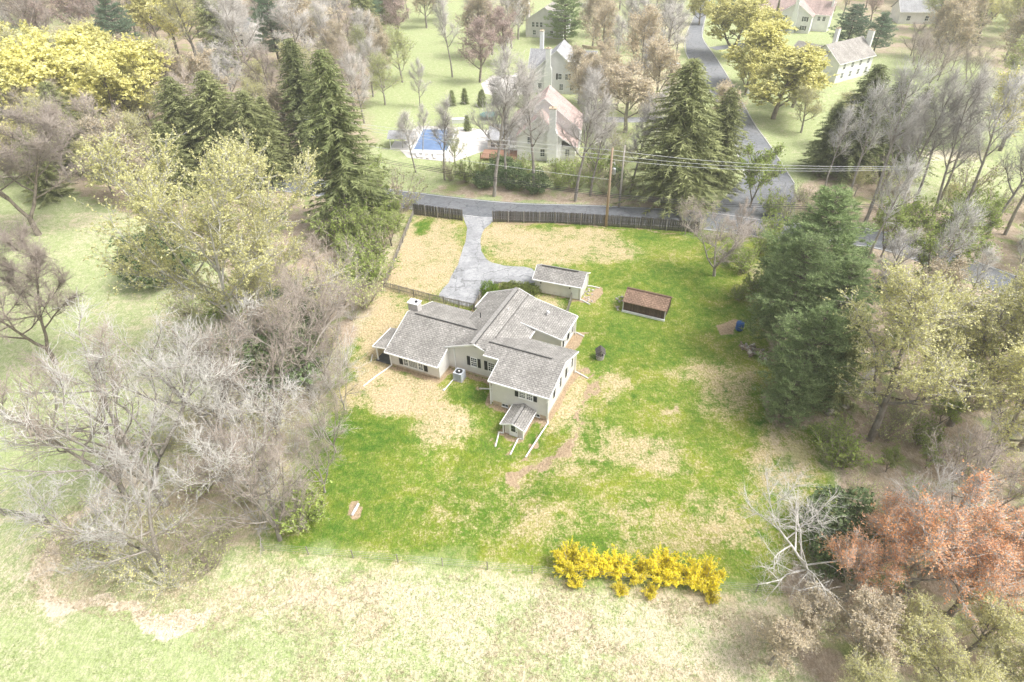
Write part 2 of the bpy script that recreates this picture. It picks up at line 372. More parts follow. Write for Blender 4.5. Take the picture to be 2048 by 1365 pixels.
hstrip([(-4.1, -.3), (-4.1, -3.5), (-1.6, -3.5), (-1.6, -.3)], .35, .85)
for a, b in [((1095, 843), (1051, 916)), ((998, 866), (990, 895)), ((1036, 878), (1020, 911)), ((984, 779), (958, 778)), ((1149, 743), (1176, 758)), ((1146, 664), (1168, 674))]:
    soil = mx(soil, strip([a, b], .45), .6)
soil = mx(soil, blob(1180, 592, 12, 20, .8), .9); soil = mx(soil, strip([(1075, 584), (1160, 603)], .5), .8)
soil = mx(soil, blob(1241, 607, 12, 22, .8), .35)
# woodland floor
for b in [(1600, 700, 60, 130, .9), (1590, 800, 70, 60, .8), (1660, 1150, 90, 60, .8), (1540, 560, 60, 70, .35), (1580, 900, 50, 60, .35), (560, 1060, 40, 40, .35), (700, 760, 20, 60, .25)]:
    litter = mx(litter, blob(*b[:4], 1.4), b[4])
for poly, v in [([(0, 0), (720, 0), (770, 180), (800, 400), (760, 520), (690, 700), (520, 690), (420, 520), (250, 420), (0, 330)], .85),
                ([(1620, 330), (2048, 330), (2048, 1365), (1620, 1365), (1500, 1240), (1740, 1210), (1560, 450)], .72),
                ([(860, 386), (1420, 424), (1420, 408), (1100, 378), (900, 366)], .95), ([(250, 880), (560, 700), (700, 560), (640, 820), (520, 1090), (300, 1130), (180, 1060)], .5),
                ([(900, 360), (1260, 375), (1260, 330), (900, 330)], .35), ([(1680, 0), (2048, 0), (2048, 200), (1900, 190), (1700, 80)], .5)]:
    pw = [G2(*p) for p in poly]; ins = inpoly(wx, wy, pw); d = polydist(wx, wy, pw)
    m = np.clip(.5+np.where(ins, d, -d)/3.0, 0, 1); litter = mx(litter, m, v)
litter = np.where(GY > 300, np.maximum(litter, .7), litter)
litter = litter*(.6+.8*fnoise(GX, GY, 6, 21)); litter = np.clip(litter, 0, 1)
litter[inside & (lotd > 9)] *= .0
# field path on the left, lawns, foreground meadow
path = mx(path, strip([(275, 905), (215, 985), (140, 1065), (80, 1140), (75, 1185), (180, 1215), (330, 1255), (400, 1240)], 1.7), .9)
path = mx(path, strip([(400, 1240), (520, 1215), (600, 1180)], 1.2), .45)
path = mx(path, blob(265, 945, 28, 42), .8)
path = mx(path, blob(1900, 310, 90, 16), .55)
path = mx(path, blob(110, 210, 0.1, 0.1), 0)
for b in [(60, 860, 260, 130, .14), (60, 600, 200, 160, .24), (150, 1310, 420, 70, .16), (300, 520, 120, 60, .2), (850, 190, 120, 110, .10), (900, 60, 130, 90, .12), (1130, 150, 60, 20, .1), (1250, 90, 110, 60, .3),
          (1860, 190, 130, 90, .12), (1650, 80, 60, 40, .1), (1560, 320, 70, 60, .15), (760, 330, 40, 40, .2), (850, 350, 120, 16, .2), (1920, 360, 140, 50, .28)]:
    m = blob(*b[:4], 1.4); dry = mulm(dry, m*(~inside), b[4]); litter = litter*(1-m*.85*(~inside))
for b in [(950, 1240, 330, 70, .54), (1350, 1260, 250, 90, .60), (700, 1180, 160, 40, .62), (1280, 165, 80, 50, .62), (1330, 60, 60, 40, .5), (1920, 760, 120, 60, .7)]:
    m = blob(*b[:4], 1.5); dry = mulm(dry, m*(~inside), b[4])
def sstep(t): t = np.clip(t, 0, 1); return t*t*(3-2*t)
def ground_z(X, Y):
    # the lawn falls away a little in front of the basement entry
    q = (X-HO[0])*HA[0]+(Y-HO[1])*HA[1]; r_ = (X-HO[0])*HB[0]+(Y-HO[1])*HB[1]
    return -.62*sstep((-.3-r_)/2.2)*sstep((q+11)/4.5)*sstep((4.5-q)/4.5)*sstep((r_+19)/11)
H0 = (fnoise(GX, GY, 14, 31)-.5)*.05*np.clip((lotd)/6, 0, 1)*(~inside)+ground_z(GX, GY)
VX = np.stack([GX, GY, H0-.0], -1).reshape(-1, 3)
ny, nx = GX.shape
idx = np.arange(ny*nx).reshape(ny, nx)
quads = np.stack([idx[:-1, :-1], idx[:-1, 1:], idx[1:, 1:], idx[1:, :-1]], -1).reshape(-1, 4)
def np_mesh(name, V, tris=None, quads=None, mat=None, smooth=False):
    me = bpy.data.meshes.new(name)
    parts = []; tot = []
    if tris is not None and len(tris): parts.append(np.asarray(tris).reshape(-1)); tot.append(np.full(len(tris), 3))
    if quads is not None and len(quads): parts.append(np.asarray(quads).reshape(-1)); tot.append(np.full(len(quads), 4))
    li = np.concatenate(parts).astype(np.int32); tot = np.concatenate(tot).astype(np.int32)
    st = np.concatenate([[0], np.cumsum(tot)[:-1]]).astype(np.int32)
    me.vertices.add(len(V)); me.vertices.foreach_set('co', np.asarray(V, np.float32).reshape(-1))
    me.loops.add(len(li)); me.loops.foreach_set('vertex_index', li)
    me.polygons.add(len(tot)); me.polygons.foreach_set('loop_start', st); me.polygons.foreach_set('loop_total', tot)
    if smooth: me.polygons.foreach_set('use_smooth', np.ones(len(tot), bool))
    me.update(calc_edges=True)
    if mat: me.materials.append(mat)
    return me
gm = np_mesh('ground', VX, quads=quads, smooth=True)
def cattr(me, name, r, g, b):
    a = me.attributes.new(name, 'FLOAT_COLOR', 'POINT')
    d = np.stack([r, g, b, np.ones_like(r)], -1).astype(np.float32).reshape(-1); a.data.foreach_set('color', d)
cattr(gm, 'cover', dry.reshape(-1), lush.reshape(-1), soil.reshape(-1))
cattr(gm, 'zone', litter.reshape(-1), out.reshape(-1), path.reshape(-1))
n = N('grass_and_earth'); co = n.coord()
def att(name):
    a = n.n('ShaderNodeAttribute', attribute_name=name); s = n.n('ShaderNodeSeparateColor'); n.lk(a.outputs['Color'], s.inputs[0]); return s.outputs
c1 = att('cover'); z1 = att('zone')
na = n.noise(co, .22, 6, .62, .4); nb = n.noise(co, 1.1, 6, .68, .3); nc = n.noise(co, 4.2, 5, .72); nd = n.noise(co, 13, 3, .7)
mpz = n.n('ShaderNodeMapping'); n.lk(co, mpz.inputs[0]); mpz.inputs['Rotation'].default_value = (0, 0, .5); mpz.inputs['Scale'].default_value = (1, .35, 1)
ne = n.noise(mpz.outputs[0], 6, 4, .7)
def lin(*ts):
    r = 0.0
    for x, k in ts:
        r = n.math('MULTIPLY_ADD', x, k, r)
    return r
dv = n.math('ADD', c1[0], lin((na, 1.1), (nb, 1.5), (nc, 1.15), (nd, .55), (ne, .40))); dv = n.math('SUBTRACT', dv, 2.35)
dfac = n.ramp(dv, .16, .84)
g_lot = n.mix(n.ramp(nb, .35, .65), (.085, .175, .015), (.165, .24, .022))
g_lot = n.mix(n.ramp(na, .42, .62), g_lot, (.215, .255, .022)); g_lot = n.mix(n.math('MULTIPLY', n.ramp(nc, .4, .68), n.ramp(nb, .3, .6, .35, 1.0)), g_lot, (.27, .275, .085))
g_lot = n.mix(n.math('MULTIPLY', c1[1], n.ramp(n.math('ADD', nb, n.math('MULTIPLY', nd, .4)), .45, .85, 1, .4)), g_lot, (.045, .125, .012))
g_out = n.mix(n.ramp(nb, .35, .65), (.28, .345, .135), (.375, .42, .21))  # grass beyond the lot line paled, a milky haze put into its colour
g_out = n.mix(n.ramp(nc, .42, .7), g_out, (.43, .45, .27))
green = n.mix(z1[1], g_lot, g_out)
straw = n.mix(n.ramp(nc, .35, .65), (.37, .28, .155), (.56, .46, .30)); straw = n.mix(n.ramp(nb, .55, .8), straw, (.34, .30, .10))
straw = n.mix(n.math('MULTIPLY', z1[1], .6), straw, (.62, .55, .43))  # straw out there whitened too, haze painted into the colour
cc = n.mix(dfac, green, straw)
lit = n.mix(n.ramp(nb, .35, .65), (.34, .265, .19), (.46, .375, .285)); lit = n.mix(n.ramp(nc, .5, .75), lit, (.50, .42, .33))
lit = n.mix(n.ramp(na, .5, .66), lit, (.27, .31, .12))
lf = n.ramp(n.math('ADD', z1[0], lin((nb, .5), (nc, .4))), .68, 1.05)
cc = n.mix(lf, cc, lit)
pth = n.mix(n.ramp(nc, .35, .7), (.57, .48, .36), (.68, .60, .48))
cc = n.mix(n.ramp(n.math('ADD', z1[2], lin((nb, .5), (nc, .5))), .78, 1.15), cc, pth)
so = n.mix(n.ramp(nc, .35, .68), (.30, .215, .135), (.43, .335, .225))
cc = n.mix(n.ramp(n.math('ADD', c1[2], lin((nb, .45), (nc, .5), (nd, .2))), .85, 1.2), cc, so)
cc = n.mulc(cc, n.math('MULTIPLY', n.ramp(nd, .25, .75, .68, 1.28), n.ramp(ne, .25, .75, .74, 1.24)))
hh = n.math('ADD', n.math('MULTIPLY', nd, .5), nc)
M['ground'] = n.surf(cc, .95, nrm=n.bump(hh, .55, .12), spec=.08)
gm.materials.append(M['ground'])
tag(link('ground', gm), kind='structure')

# ------------------------------------------------------------------ roads, drive
def sheet(name, pts, mat, z, kind='structure', world=False):
    P = [np.array(p) if world else G2(*p) for p in pts]
    b = MB(); b.prism([tuple(p) for p in P], z-.15, z)
    o = b.build(name, mat)
    if kind: tag(o, kind=kind)
    return o
def ribbon(name, cpts, widths, mat, z):
    """strip along world centre points"""
    P = np.array(cpts); L = []; R = []
    for i in range(len(P)):
        t = P[min(i+1, len(P)-1)]-P[max(i-1, 0)]; t /= np.linalg.norm(t); nn = np.array([-t[1], t[0]])
        w_ = widths[i] if not np.isscalar(widths) else widths
        L.append(P[i]+nn*w_/2); R.append(P[i]-nn*w_/2)
    return L, R
def smooth_poly(P, k=6):
    P = np.array(P, float); o = []
    for i in range(len(P)-1):
        p0 = P[max(i-1, 0)]; p1 = P[i]; p2 = P[i+1]; p3 = P[min(i+2, len(P)-1)]
        for j in range(k):
            t = j/k; o.append(.5*((2*p1)+(-p0+p2)*t+(2*p0-5*p1+4*p2-p3)*t*t+(-p0+3*p1-3*p2+p3)*t**3))
    o.append(P[-1]); return np.array(o)
def ribbon_obj(name, cpts, width, mat, z, kind='structure', parent=None, off=0.0):
    L, R = ribbon(name, cpts, width, mat, z); b = MB(); k = len(L)
    b.add([(p[0], p[1], z) for p in L]+[(p[0], p[1], z) for p in R]+[(p[0], p[1], z-.2) for p in L]+[(p[0], p[1], z-.2) for p in R],
          [(i, k+i, k+i+1, i+1) for i in range(k-1)]+[(2*k+i, i, i+1, 2*k+i+1) for i in range(k-1)]+[(k+i, 3*k+i, 3*k+i+1, k+i+1) for i in range(k-1)])
    o = b.build(name, mat, parent)
    if kind and not parent: tag(o, kind=kind)
    return o
ma = G2(955, 399); mb = G2(955, 436)
main_c = smooth_poly([G2(-420, 235), G2(120, 300), G2(560, 365), (ma+mb)/2, (G2(1200, 414)+G2(1200, 444))/2, (G2(1400, 427)+G2(1400, 455))/2, G2(1560, 462), G2(1760, 480), G2(1960, 548), G2(2200, 640)], 8)
ribbon_obj('road', main_c, 6.9, M['road'], .03)
for off, nm in ((3.15, 'edge_line'), (-3.15, 'edge_line')):
    L, R = ribbon('', main_c, 2*abs(off), None, 0); side = np.array(L if off > 0 else R)
    ribbon_obj('edge_line', side, .12, M['paint'], .036)
st_l = [(1415, 432), (1490, 352), (1465, 281), (1448, 232), (1412, 170), (1374, 112), (1370, 78), (1385, 40), (1400, 0)]
st_r = [(1590, 452), (1589, 368), (1540, 292), (1506, 244), (1470, 178), (1432, 116), (1405, 76), (1410, 40), (1422, 0)]
P = [tuple(G2(*p)) for p in st_l]+[tuple(G2(*p)) for p in st_r[::-1]]
b = MB(); k = len(st_l)
b.add([(*G2(*p), .022) for p in st_l]+[(*G2(*p), .022) for p in st_r], [(i, k+i, k+i+1, i+1) for i in range(k-1)])
tag(b.build('street', M['street']), kind='structure')
for s_ in (st_l[1:], st_r[1:]):
    tag(ribbon_obj('kerb', smooth_poly([G2(*p) for p in s_], 4), .22, M['kerb'], .12), kind='structure')
drive_pts = [(929, 440), (984, 442), (968, 458), (961, 480), (963, 502), (975, 522), (1005, 531), (1064, 538), (1070, 566), (1030, 570), (1000, 566), (972, 578), (950, 606), (925, 612), (878, 594), (897, 566), (915, 530), (926, 496), (934, 466)]
b = MB(); pts = smooth_poly([G2(*p) for p in drive_pts+drive_pts[:1]], 3)[:-1]
rr = random.Random(3); pts = [(p[0]+rr.uniform(-.12, .12), p[1]+rr.uniform(-.12, .12)) for p in pts]
b.prism(pts, -.1, .045); tag(b.build('driveway', M['drive']), kind='structure')
sheet('driveway_apron', [(926, 433), (988, 435), (985, 444), (929, 442)], M['drive'], .038)

# ------------------------------------------------------------------ building kit
def roof_slab(name, eave0, eave1, top1, top0, mat, parent, th=.14):
    """eave0->eave1 along the eave, top0/top1 above them; UV in metres so that courses follow the slope"""
    q = [np.array(p, float) for p in (eave0, eave1, top1, top0)]
    nrm = np.cross(q[1]-q[0], q[3]-q[0])
    if nrm[2] < 0: q = [q[1], q[0], q[3], q[2]]
    b = MB(); d = np.array([0, 0, -th])
    b.add(q+[p+d for p in q], [(0, 1, 2, 3), (7, 6, 5, 4), (0, 4, 5, 1), (1, 5, 6, 2), (2, 6, 7, 3), (3, 7, 4, 0)])
    me = b.mesh(name, mat); uvl = me.uv_layers.new(name='UVMap')
    ex = q[1]-q[0]; ex /= np.linalg.norm(ex); ey = q[3]-q[0]; ey -= ex*(ey@ex); ey /= np.linalg.norm(ey)
    for l in me.loops:
        p = np.array(me.vertices[l.vertex_index].co)-q[0]; uvl.data[l.index].uv = (float(p@ex)+7.3, float(p@ey)+5.1)
    return link(name, me, parent)
def rod(name, a, b, wd, ht, mat, parent):
    """bar with vertical sides from a to b (a,b = centre of its top edge)"""
    a = np.array(a, float); b_ = np.array(b, float); t = b_-a; h = np.array([t[0], t[1], 0]); L = np.linalg.norm(h)
    s_ = np.array([-h[1], h[0], 0])/L*wd/2 if L > 1e-6 else np.array([wd/2, 0, 0])
    m = MB(); dz = np.array([0, 0, -ht])
    m.extr([a-s_, b_-s_, b_-s_+dz, a-s_+dz], 2*s_)
    return m.build(name, mat, parent)
def wbox(m, c, lat, nrm, l0, l1, n0, n1, z0, z1):
    c = np.array(c, float); lat = np.array(lat, float); nrm = np.array(nrm, float)
    P = [c+lat*l+nrm*k for l, k in ((l0, n0), (l1, n0), (l1, n1), (l0, n1))]
    m.prism([(p[0], p[1]) for p in P], z0, z1)
def window(parent, c, lat, nrm, wd, z0, z1, cols=2, rows=4, trim=.09, name='window', mull=0, glass=None):
    fr = MB(); h = wd/2
    wbox(fr, c, lat, nrm, -h, -h+trim, 0, .07, z0, z1); wbox(fr, c, lat, nrm, h-trim, h, 0, .07, z0, z1)
    wbox(fr, c, lat, nrm, -h+trim, h-trim, 0, .07, z1-trim, z1); wbox(fr, c, lat, nrm, -h+trim, h-trim, 0, .07, z0, z0+trim)
    for k in range(mull):
        x = -h+wd*(k+1)/(mull+1); wbox(fr, c, lat, nrm, x-.06, x+.06, 0, .07, z0+trim, z1-trim)
    fo = fr.build(name, M['white'], parent)
    g_ = MB(); wbox(g_, c, lat, nrm, -h+trim, h-trim, 0.003, .02, z0+trim, z1-trim); g_.build('pane', glass or M['glass'], fo)
    mu = MB(); iw = wd-2*trim
    for i in range(1, cols):
        x = -h+trim+iw*i/cols; wbox(mu, c, lat, nrm, x-.018, x+.018, .02, .045, z0+trim, z1-trim)
    for j in range(1, rows):
        z = z0+trim+(z1-z0-2*trim)*j/rows; t = .045 if j*2 == rows else .018
        wbox(mu, c, lat, nrm, -h+trim, h-trim, .02, .05, z-t, z+t)
    if cols > 1 or rows > 1: mu.build('muntin', M['white'], fo)
    sl = MB(); wbox(sl, c, lat, nrm, -h-.04, h+.04, 0, .11, z0-.06, z0-.002); sl.build('sill', M['white'], fo)
    return fo
def shutter(parent, c, lat, nrm, l0, l1, z0, z1):
    m = MB(); wbox(m, c, lat, nrm, l0, l1, .0, .045, z0, z1); o = m.build('shutter', M['shutter'], parent)
    s_ = MB(); k = 9
    for i in range(k):
        z = z0+.06+(z1-z0-.12)*i/k; wbox(s_, c, lat, nrm, l0+.05, l1-.05, .045, .06, z, z+.05)
    s_.build('louvre', M['shutter'], o); return o
FR = ((1, 0, 0), (0, -1, 0)); RI = ((0, 1, 0), (1, 0, 0)); LE = ((0, 1, 0), (-1, 0, 0)); BK = ((1, 0, 0), (0, 1, 0))
def uvpx(x, y, z=0.0):
    p = G2(x, y, z)-HO; return float(p@HA), float(p@HB)

# ------------------------------------------------------------------ the house
HS = empty('house', (*HO, 0), AZ)
tag(HS, 'sprawling beige ranch house with grey shingle roofs and black shutters', 'house')
def wallp(poly, d, mat=None, name='wall'): m = MB(); m.extr(poly, d); return m.build(name, mat or M['siding'], HS)
# left wing
wallp([(-21.4, 1.25, .32), (-21.4, 12.15, .32), (-21.4, 12.15, 2.36), (-21.4, 6.7, 4.40), (-21.4, 1.25, 2.36)], (6.9, 0, 0))
wallp([(-21.36, 1.29, -.2), (-21.36, 12.11, -.2), (-21.36, 12.11, .32), (-21.36, 1.29, .32)], (6.82, 0, 0), M['found'], 'foundation')
LWz = lambda v: 2.30+.373*(v-.8) if v <= 6.7 else 4.5-.373*(v-6.7)
roof_slab('roof', (-21.8, .8, 2.3), (-14.42, .8, 2.3), (-14.42, 6.7, 4.5), (-21.8, 6.7, 4.5), M['roof'], HS)
roof_slab('roof', (-14.42, 3.72, LWz(3.72)), (-11.4, 3.72, LWz(3.72)), (-11.4, 6.7, 4.5), (-14.42, 6.7, 4.5), M['roof'], HS)
roof_slab('roof', (-21.8, 12.6, 2.3), (-11.4, 12.6, 2.3), (-11.4, 6.7, 4.5), (-21.8, 6.7, 4.5), M['roof'], HS)
# centre, gable to the front
wallp([(-14.95, 3.7, .32), (-6.55, 3.7, .32), (-6.55, 3.7, 3.2), (-10.75, 3.7, 4.88), (-14.95, 3.7, 3.2)], (0, 12.3, 0))
wallp([(-9.6, 3.705, .32), (-6.86, 3.705, .32), (-6.86, 3.705, 4.52), (-9.6, 3.705, 4.52)], (0, .9, 0))
wallp([(-14.9, 3.74, -.2), (-6.6, 3.74, -.2), (-6.6, 3.74, .32), (-14.9, 3.74, .32)], (0, 12.2, 0), M['found'], 'foundation')
Cz = lambda u: 5.0-.4*abs(u+10.75)
roof_slab('roof', (-14.78, 3.45, Cz(-14.78)), (-14.78, 12.3, Cz(-14.78)), (-10.75, 12.3, 5), (-10.75, 3.45, 5), M['roof'], HS)
roof_slab('roof', (-15.3, 12.3, Cz(-15.3)), (-15.3, 16.3, Cz(-15.3)), (-10.75, 16.3, 5), (-10.75, 12.3, 5), M['roof'], HS)
roof_slab('roof', (-9.25, 3.45, Cz(-9.25)), (-9.25, 16.3, Cz(-9.25)), (-10.75, 16.3, 5), (-10.75, 3.45, 5), M['roof'], HS)
roof_slab('roof', (-6.2, 4.6, Cz(-6.2)), (-6.2, 11.3, Cz(-6.2)), (-9.4, 11.3, Cz(-9.4)), (-9.4, 4.6, Cz(-9.4)), M['roof'], HS)
roof_slab('roof', (-7.9, 11.3, Cz(-7.9)), (-7.9, 16.3, Cz(-7.9)), (-9.4, 16.3, Cz(-9.4)), (-9.4, 11.3, Cz(-9.4)), M['roof'], HS)
# right wing over the basement
wallp([(-6.85, -.02, .62), (-6.85, 8.75, .62), (-6.85, 8.75, 3.26), (-6.85, 4.6, 4.88), (-6.85, -.02, 3.58)], (6.7, 0, 0))
wallp([(-6.81, .02, -.9), (-6.81, 8.71, -.9), (-6.81, 8.71, .62), (-6.81, .02, .62)], (6.62, 0, 0), M['found'], 'foundation')
RWz = lambda v: 5.0-(.281*(4.6-v) if v < 4.6 else .385*(v-4.6))
roof_slab('roof', (-7.15, -.25, RWz(-.25)), (.18, -.25, RWz(-.25)), (.18, 4.6, 5), (-7.15, 4.6, 5), M['roof'], HS)
roof_slab('roof', (-9.2, 2.7, RWz(2.7)), (-7.15, 2.7, RWz(2.7)), (-7.15, 4.6, 5), (-9.2, 4.6, 5), M['roof'], HS)
roof_slab('roof', (-9.2, 3.46, RWz(3.46)), (-10.7, 3.46, RWz(3.46)), (-10.7, 4.6, 5), (-9.2, 4.6, 5), M['roof'], HS)
roof_slab('roof', (-10.6, 9.1, RWz(9.1)), (.18, 9.1, RWz(9.1)), (.18, 4.6, 5), (-10.6, 4.6, 5), M['roof'], HS)
# sun room with its low roof
Sz = lambda u: 3.95-.198*(u+8.1)
wallp([(-7.2, 11.1, .3), (-2.75, 11.1, .3), (-2.75, 11.1, Sz(-2.75)-.12), (-7.2, 11.1, Sz(-7.2)-.12)], (0, 4.9, 0))
wallp([(-6.6, 11.14, -.2), (-2.79, 11.14, -.2), (-2.79, 11.14, .3), (-6.6, 11.14, .3)], (0, 4.82, 0), M['found'], 'foundation')
roof_slab('roof', (-2.5, 10.85, Sz(-2.5)), (-2.5, 16.32, Sz(-2.5)), (-8.1, 16.32, 3.96), (-8.1, 10.85, 3.96), M['roof'], HS)
# roof trim
for a, b_ in [((-21.8, .76, 2.34), (-14.4, .76, 2.34)), ((-7.17, -.29, RWz(-.29)+.03), (.2, -.29, RWz(-.29)+.03)), ((-9.2, 2.66, RWz(2.66)+.03), (-7.19, 2.66, RWz(2.66)+.03)), ((-6.16, 9.2, 3.22), (-6.16, 10.84, 3.22)), ((-2.46, 10.85, Sz(-2.46)+.03), (-2.46, 16.3, Sz(-2.46)+.03)), ((-15.34, 12.6, 3.22), (-15.34, 16.3, 3.22))]:
    rod('gutter', a, b_, .14, .17, M['white'], HS)
for a, b_ in [((-10.75, 3.41, 5.02), (-14.76, 3.41, Cz(-14.76)+.02)), ((-10.75, 3.41, 5.02), (-9.25, 3.41, Cz(-9.25)+.02)), ((-14.38, .8, 2.32), (-14.38, 3.42, LWz(3.42)+.02)), ((-21.84, .8, 2.32), (-21.84, 6.7, 4.52)), ((-21.84, 12.6, 2.32), (-21.84, 6.7, 4.52)),
              ((.22, -.25, RWz(-.25)+.02), (.22, 4.6, 5.02)), ((.22, 9.1, RWz(9.1)+.02), (.22, 4.6, 5.02)), ((-7.19, -.25, RWz(-.25)+.02), (-7.19, 2.62, RWz(2.62)+.02)), ((-2.5, 10.81, Sz(-2.5)+.02), (-8.1, 10.81, 3.97)), ((-2.5, 16.36, Sz(-2.5)+.02), (-8.1, 16.36, 3.97)), ((-15.3, 16.34, 3.2), (-10.75, 16.34, 5.02)), ((-7.9, 16.345, Cz(-7.9)+.02), (-10.75, 16.345, 5.02))]:
    rod('rake_trim', a, b_, .07, .20, M['white'], HS)
# corner boards
for u_, v_ in [(-21.4, 1.25), (-14.5, 1.25), (-6.85, -.02), (-.15, -.02), (-.15, 8.75), (-2.75, 11.1), (-2.75, 16.0)]:
    m = MB(); m.box((u_-.06, v_-.06, .34), (u_+.06, v_+.06, 2.3 if u_ < -10 else 2.75)); m.build('corner_board', M['siding'], HS)
# ridge vents and caps
rod('ridge_vent', (-20.7, 6.64, 4.58), (-11.95, 6.64, 4.58), .16, .09, M['vent'], HS)
rod('ridge_vent', (-9.3, 4.54, 5.08), (-1.4, 4.54, 5.08), .16, .09, M['vent'], HS)
rod('ridge_vent', (-10.66, 3.6, 5.065), (-10.66, 15.9, 5.065), .09, .09, M['vent'], HS)
for a, b_ in [((-11.0, 3.45, 5.04), (-11.0, 16.3, 5.04))]: rod('ridge_cap', a, b_, .55, .10, M['ridgecap'], HS)
# roof penetrations
m = MB(); m.tube([(-13.0, 9.6, 4.0), (-13.0, 9.6, 4.85)], .06, 8); m.build('vent_pipe', M['dark'], HS)
m = MB(); m.tube([(-10.1, 11.6, 4.6), (-10.1, 11.6, 5.05)], .07, 8); m.build('vent_pipe', M['white'], HS)
m = MB(); m.tube([(-5.9, 14.3, 3.4), (-5.9, 14.3, 3.95)], .13, 10); m.tube([(-5.9, 14.3, 3.95), (-5.75, 14.15, 4.08), (-5.5, 13.95, 3.95)], .14, 8); m.build('vent_pipe', M['white'], HS)
# chimney
m = MB(); m.box((-22.25, 7.5, -.2), (-20.85, 8.45, 5.15)); ch = m.build('chimney', M['brick'], HS)
m = MB(); m.box((-22.33, 7.42, 5.15), (-20.77, 8.53, 5.27)); m.build('chimney_cap', M['white'], ch)
m = MB(); m.tube([(-21.9, 7.97, 5.27), (-21.9, 7.97, 5.5)], .2, 10); m.build('flue', M['offwhite'], ch)
m = MB(); m.tube([(-21.25, 7.97, 5.27), (-21.25, 7.97, 5.42)], .2, 10); m.build('flue', M['dark'], ch)
# side porch on the left gable
m = MB(); m.box((-23.7, 1.2, -.1), (-21.44, 5.6, .14)); m.build('porch_floor', M['slab'], HS)
roof_slab('porch_roof', (-23.75, 1.15, 2.3), (-23.75, 5.3, 2.3), (-21.82, 5.3, 2.62), (-21.82, 1.15, 2.62), M['roof'], HS, .12)
rod('rake_trim', (-23.77, 1.11, 2.32), (-21.82, 1.11, 2.64), .06, .18, M['white'], HS)
rod('gutter', (-23.79, 1.15, 2.32), (-23.79, 5.3, 2.32), .1, .15, M['white'], HS)
for v_ in (1.4, 5.1):
    m = MB(); m.box((-23.5, v_-.07, .14), (-23.36, v_+.07, 2.2)); m.build('porch_post', M['white'], HS)
# windows and shutters
window(HS, (-19.15, 1.25, 0), *FR, .75, .66, 1.74, 2, 4); window(HS, (-18.1, 1.25, 0), *FR, 1.32, .66, 1.74, 5, 5, name='window'); window(HS, (-17.05, 1.25, 0), *FR, .75, .66, 1.74, 2, 4)
shutter(HS, (-18.1, 1.25, 0), *FR, -2.0, -1.5, .68, 1.72); shutter(HS, (-18.1, 1.25, 0), *FR, 1.5, 2.0, .68, 1.72)
for uc in (-11.03, -8.72):
    window(HS, (uc, 3.7, 0), *FR, .92, 1.32, 2.74, 3, 4); shutter(HS, (uc, 3.7, 0), *FR, -.93, -.50, 1.36, 2.72); shutter(HS, (uc, 3.7, 0), *FR, .50, .90, 1.36, 2.72)
for uc in (-3.1, -2.22): window(HS, (uc, -.02, 0), *FR, .86, 2.32, 3.42, 3, 4)
shutter(HS, (-2.66, -.02, 0), *FR, -1.33, -.90, 2.34, 3.4); shutter(HS, (-2.66, -.02, 0), *FR, .90, 1.33, 2.34, 3.4)
for uc in (-5.25, -1.37): window(HS, (uc, .02, 0), *FR, .80, .14, .58, 2, 1, .03, 'basement_window')
for vc in (3.05, 6.85):
    for dv_ in (-.36, .36): window(HS, (-.15, vc+dv_, 0), *RI, .70, 1.75, 3.0, 3, 4)
    shutter(HS, (-.15, vc, 0), *RI, -1.2, -.78, 1.75, 2.98); shutter(HS, (-.15, vc, 0), *RI, .78, 1.2, 1.75, 2.98)
for vc in (12.6, 14.5):
    window(HS, (-2.75, vc, 0), *RI, 1.0, .95, 2.25, 3, 4); shutter(HS, (-2.75, vc, 0), *RI, -.95, -.55, .95, 2.22); shutter(HS, (-2.75, vc, 0), *RI, .55, .95, .95, 2.22)
# basement entry
wallp([(-3.9, -3.05, -.55), (-1.75, -3.05, -.55), (-1.75, -3.05, .96), (-2.83, -3.05, 1.44), (-3.9, -3.05, .96)], (0, 3.02, 0))
wallp([(-3.87, -3.02, -.9), (-1.78, -3.02, -.9), (-1.78, -3.02, -.55), (-3.87, -3.02, -.55)], (0, 2.98, 0), M['found'], 'foundation')
roof_slab('entry_roof', (-4.25, -3.4, .95), (-4.25, -.03, .95), (-2.83, -.03, 1.56), (-2.83, -3.4, 1.56), M['roof'], HS, .1)
roof_slab('entry_roof', (-1.40, -3.4, .95), (-1.40, -.03, .95), (-2.83, -.03, 1.56), (-2.83, -3.4, 1.56), M['roof'], HS, .1)
rod('ridge_cap', (-2.83, -3.4, 1.59), (-2.83, -.04, 1.59), .34, .08, M['ridgecap'], HS); rod('ridge_vent', (-2.62, -3.3, 1.58), (-2.62, -.3, 1.58), .06, .1, M['vent'], HS)
rod('rake_trim', (-4.25, -3.43, .97), (-2.83, -3.43, 1.58), .05, .15, M['white'], HS); rod('rake_trim', (-1.40, -3.43, .97), (-2.83, -3.43, 1.58), .05, .15, M['white'], HS)
rod('gutter', (-4.29, -3.4, .97), (-4.29, -.1, .97), .1, .12, M['white'], HS); rod('gutter', (-1.36, -3.4, .97), (-1.36, -.1, .97), .1, .12, M['white'], HS)
m = MB(); m.box((-3.32, -3.12, -.62), (-2.34, -3.051, 1.12)); dr = m.build('entry_door', M['white'], HS)
m = MB(); m.box((-3.08, -3.15, .10), (-2.58, -3.121, .50)); m.box((-3.08, -3.15, .55), (-2.58, -3.121, .95)); m.build('door_glass', M['glass'], dr)
m = MB(); m.tube([(-2.44, -3.18, .12), (-2.44, -3.12, .12)], .05, 8); m.build('door_handle', M['dark'], dr)
